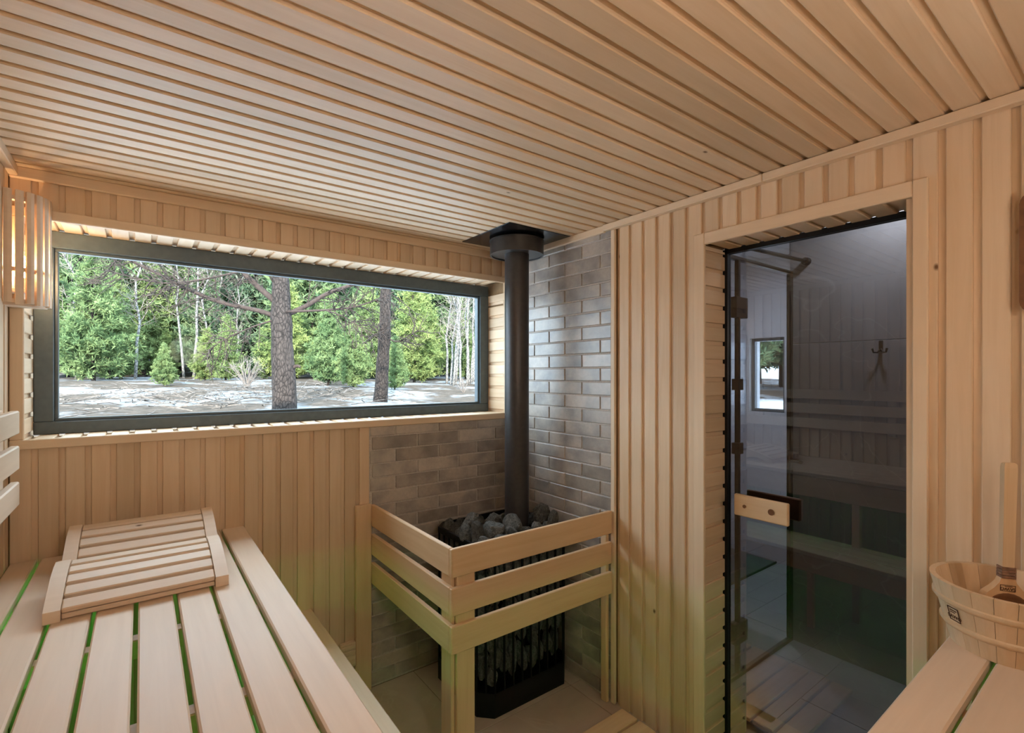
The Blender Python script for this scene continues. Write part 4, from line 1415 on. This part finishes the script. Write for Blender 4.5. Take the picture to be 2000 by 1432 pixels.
def shrub(seed, h, n):
    rng = random.Random(seed)
    m = MB()
    for _ in range(n):
        a, s = rng.uniform(0, 6.28), rng.uniform(0.1, 0.75)
        q = [Vector((0, 0, -0.05))]
        v = Vector((math.cos(a) * s, math.sin(a) * s, 1)).normalized()
        for k in range(4):
            v = (v + Vector((rng.gauss(0, .12), rng.gauss(0, .12), rng.gauss(0, .06)))).normalized()
            q.append(q[-1] + v * h * rng.uniform(0.6, 1) / 4)
        m.tube(q, [0.012, 0.010, 0.008, 0.006, 0.003], 3, False)
        twigs(m, q, rng, 4, h * 0.3, 0.005, -0.05, 0)
    return m.mesh('bare_shrub', M['pale_twig'], fix=False)
SH = [shrub(3, 1.1, 26), shrub(4, 0.9, 16)]
for v, x, y, sc, lab in ((0, 2.4, 15.7, 1.0, 'pale bare bush just left of the big pine trunk'), (1, 7.3, 12.0, 0.6, 'small bare bush low at the right end of the view'),
                         (1, -2.5, 22, 1.0, 'bare bush at the left window edge'), (0, 10.2, 15.2, 1.2, 'bare bush among the pale saplings'), (1, 6.6, 9.6, 0.45, 'two dry stalks standing in the snow at the right')):
    o = link('bare_shrub', SH[v])
    o.location = (x, y, hgt(x, y))
    o.scale = (sc, sc, sc)
    o.rotation_euler = (0, 0, rt.uniform(0, 6))
    tag(o, lab, 'bush', 'bare bushes outside')

# dead brush lying on the ground
rb = random.Random(21)
bm2 = MB()
for _ in range(900):
    x, y = rb.uniform(-2.5, 4.6), rb.uniform(8.3, 15)
    if rb.random() > math.exp(-((x - 1.4) / 2.6) ** 2 - ((y - 11.2) / 2.6) ** 2):
        continue
    a, ln = rb.uniform(0, 3.14), rb.uniform(0.25, 0.8)
    z = hgt(x, y) + rb.uniform(0.0, 0.20)
    d = Vector((math.cos(a), math.sin(a), rb.uniform(-.2, .25))) * ln
    p = Vector((x, y, z))
    bm2.tube([p, p + d * 0.5 + Vector((0, 0, rb.uniform(-.04, .06))), p + d], [0.010, 0.008, 0.003], 3, False)
o = bm2.build('brush_litter', M['stick'])
tag(o, 'dead branches littering the ground before the forest', 'branches', kind='stuff')

# ---- the big bare pine with its limbs, and the thinner one
def limb(root, pts, r0, r1, rng, ntw, tl, mat=M['branch']):
    q = curve_pts(pts, 5)
    n = len(q)
    m = MB().tube(q, [r0 + (r1 - r0) * i / (n - 1) for i in range(n)], 7, True)
    o = m.build('limb', mat, root, 'all')
    o.location = -Vector(root.location)
    if ntw:
        t = MB()
        twigs(t, q, rng, int(ntw * 2), tl, 0.0095, 0.05, 1, 0.2)
        w = t.mesh('twigs', M['twig'], fix=False)
        w = link('twigs', w, None, o)
def trunk(root, pts, rads, mat):
    q = curve_pts(pts, 6)
    rr2 = []
    for i in range(len(pts) - 1):
        for k in range(6):
            rr2.append(rads[i] + (rads[i + 1] - rads[i]) * k / 6)
    rr2.append(rads[-1])
    m = MB().tube(q, rr2, 20, True)
    for i, v in enumerate(m.v):
        vv = Vector(v)
        n_ = noise.noise(vv * 4.0) * 0.014 + noise.noise(Vector((vv.x * 18, vv.y * 18, vv.z * 5))) * 0.008
        c = q[min(i // 20, len(q) - 1)]
        dr = Vector((vv.x - c.x, vv.y - c.y, 0))
        if dr.length > 1e-4:
            vv += dr.normalized() * n_
        m.v[i] = tuple(vv)
    o = m.build('trunk', mat, root, 'all')
    o.location = -Vector(root.location)
rp = random.Random(77)
pine = empty('pine_tree', (1.67, 7.75, hgt(1.67, 7.75)))
trunk(pine, [(1.675, 7.75, 0.85), (1.67, 7.75, 1.12), (1.655, 7.76, 1.72), (1.63, 7.77, 2.45), (1.62, 7.78, 3.05), (1.60, 7.80, 3.9), (1.58, 7.81, 5.2), (1.6, 7.8, 7.5)], [0.20, 0.165, 0.155, 0.14, 0.115, 0.10, 0.09, 0.05], M['bark'])
limb(pine, [(1.56, 7.79, 2.46), (1.32, 7.89, 2.54), (0.89, 8.08, 2.64), (0.51, 8.24, 2.81), (0.14, 8.4, 3.03), (-0.23, 8.54, 3.22), (-0.5, 8.62, 3.35)], 0.036, 0.014, rp, 22, 0.65)
limb(pine, [(1.60, 7.74, 2.62), (1.41, 7.82, 2.8), (1.25, 7.87, 2.96), (1.14, 7.9, 3.09), (1.08, 7.94, 3.33), (0.99, 7.88, 3.7)], 0.046, 0.028, rp, 8, 0.6)
limb(pine, [(1.69, 7.74, 2.48), (1.95, 7.6, 2.63), (2.2, 7.47, 2.81), (2.54, 7.35, 2.96), (2.71, 7.28, 3.01)], 0.038, 0.020, rp, 8, 0.55)
limb(pine, [(1.68, 7.65, 2.52), (2.11, 7.17, 2.53), (2.4, 6.95, 2.57), (2.66, 6.75, 2.67), (2.82, 6.51, 2.77)], 0.018, 0.006, rp, 12, 0.5)
limb(pine, [(1.15, 7.88, 3.08), (0.7, 7.98, 2.93), (0.3, 8.15, 2.85), (-0.03, 8.27, 2.89), (-0.41, 8.43, 3.01)], 0.016, 0.005, rp, 14, 0.5)
limb(pine, [(1.53, 7.74, 2.40), (1.24, 7.82, 2.28), (0.94, 7.92, 2.11), (0.7, 7.98, 1.92)], 0.013, 0.004, rp, 10, 0.45)
limb(pine, [(2.08, 7.20, 2.53), (2.25, 6.94, 2.43), (2.42, 6.81, 2.3), (2.6, 6.55, 2.13)], 0.011, 0.004, rp, 8, 0.35)
limb(pine, [(1.58, 7.82, 2.87), (1.42, 7.69, 3.08), (1.28, 7.66, 3.27), (1.08, 7.57, 3.43)], 0.014, 0.005, rp, 8, 0.45)
limb(pine, [(1.73, 7.70, 1.70), (1.82, 7.66, 1.74), (1.86, 7.64, 1.72)], 0.03, 0.018, rp, 0, 0)
tag(pine, 'big pine trunk with long bare limbs outside the window', 'tree')
pine2 = empty('pine_tree', (3.68, 9.12, hgt(3.68, 9.12)))
trunk(pine2, [(3.64, 9.14, 0.75), (3.67, 9.12, 1.04), (3.72, 9.09, 1.93), (3.74, 9.07, 2.42), (3.76, 9.05, 3.28), (3.79, 9.03, 4.6), (3.79, 9.03, 6.4)], [0.17, 0.135, 0.115, 0.112, 0.092, 0.085, 0.07], M['bark_dark'])
limb(pine2, [(3.80, 9.0, 2.30), (3.9, 8.83, 2.24), (4.04, 8.6, 2.35), (4.2, 8.4, 2.5)], 0.016, 0.005, rp, 10, 0.4, M['twig'])
limb(pine2, [(3.68, 9.0, 2.32), (3.60, 8.9, 2.38), (3.45, 8.7, 2.44)], 0.014, 0.005, rp, 8, 0.4, M['twig'])
tag(pine2, 'slimmer dark pine trunk standing right of the big one', 'tree')
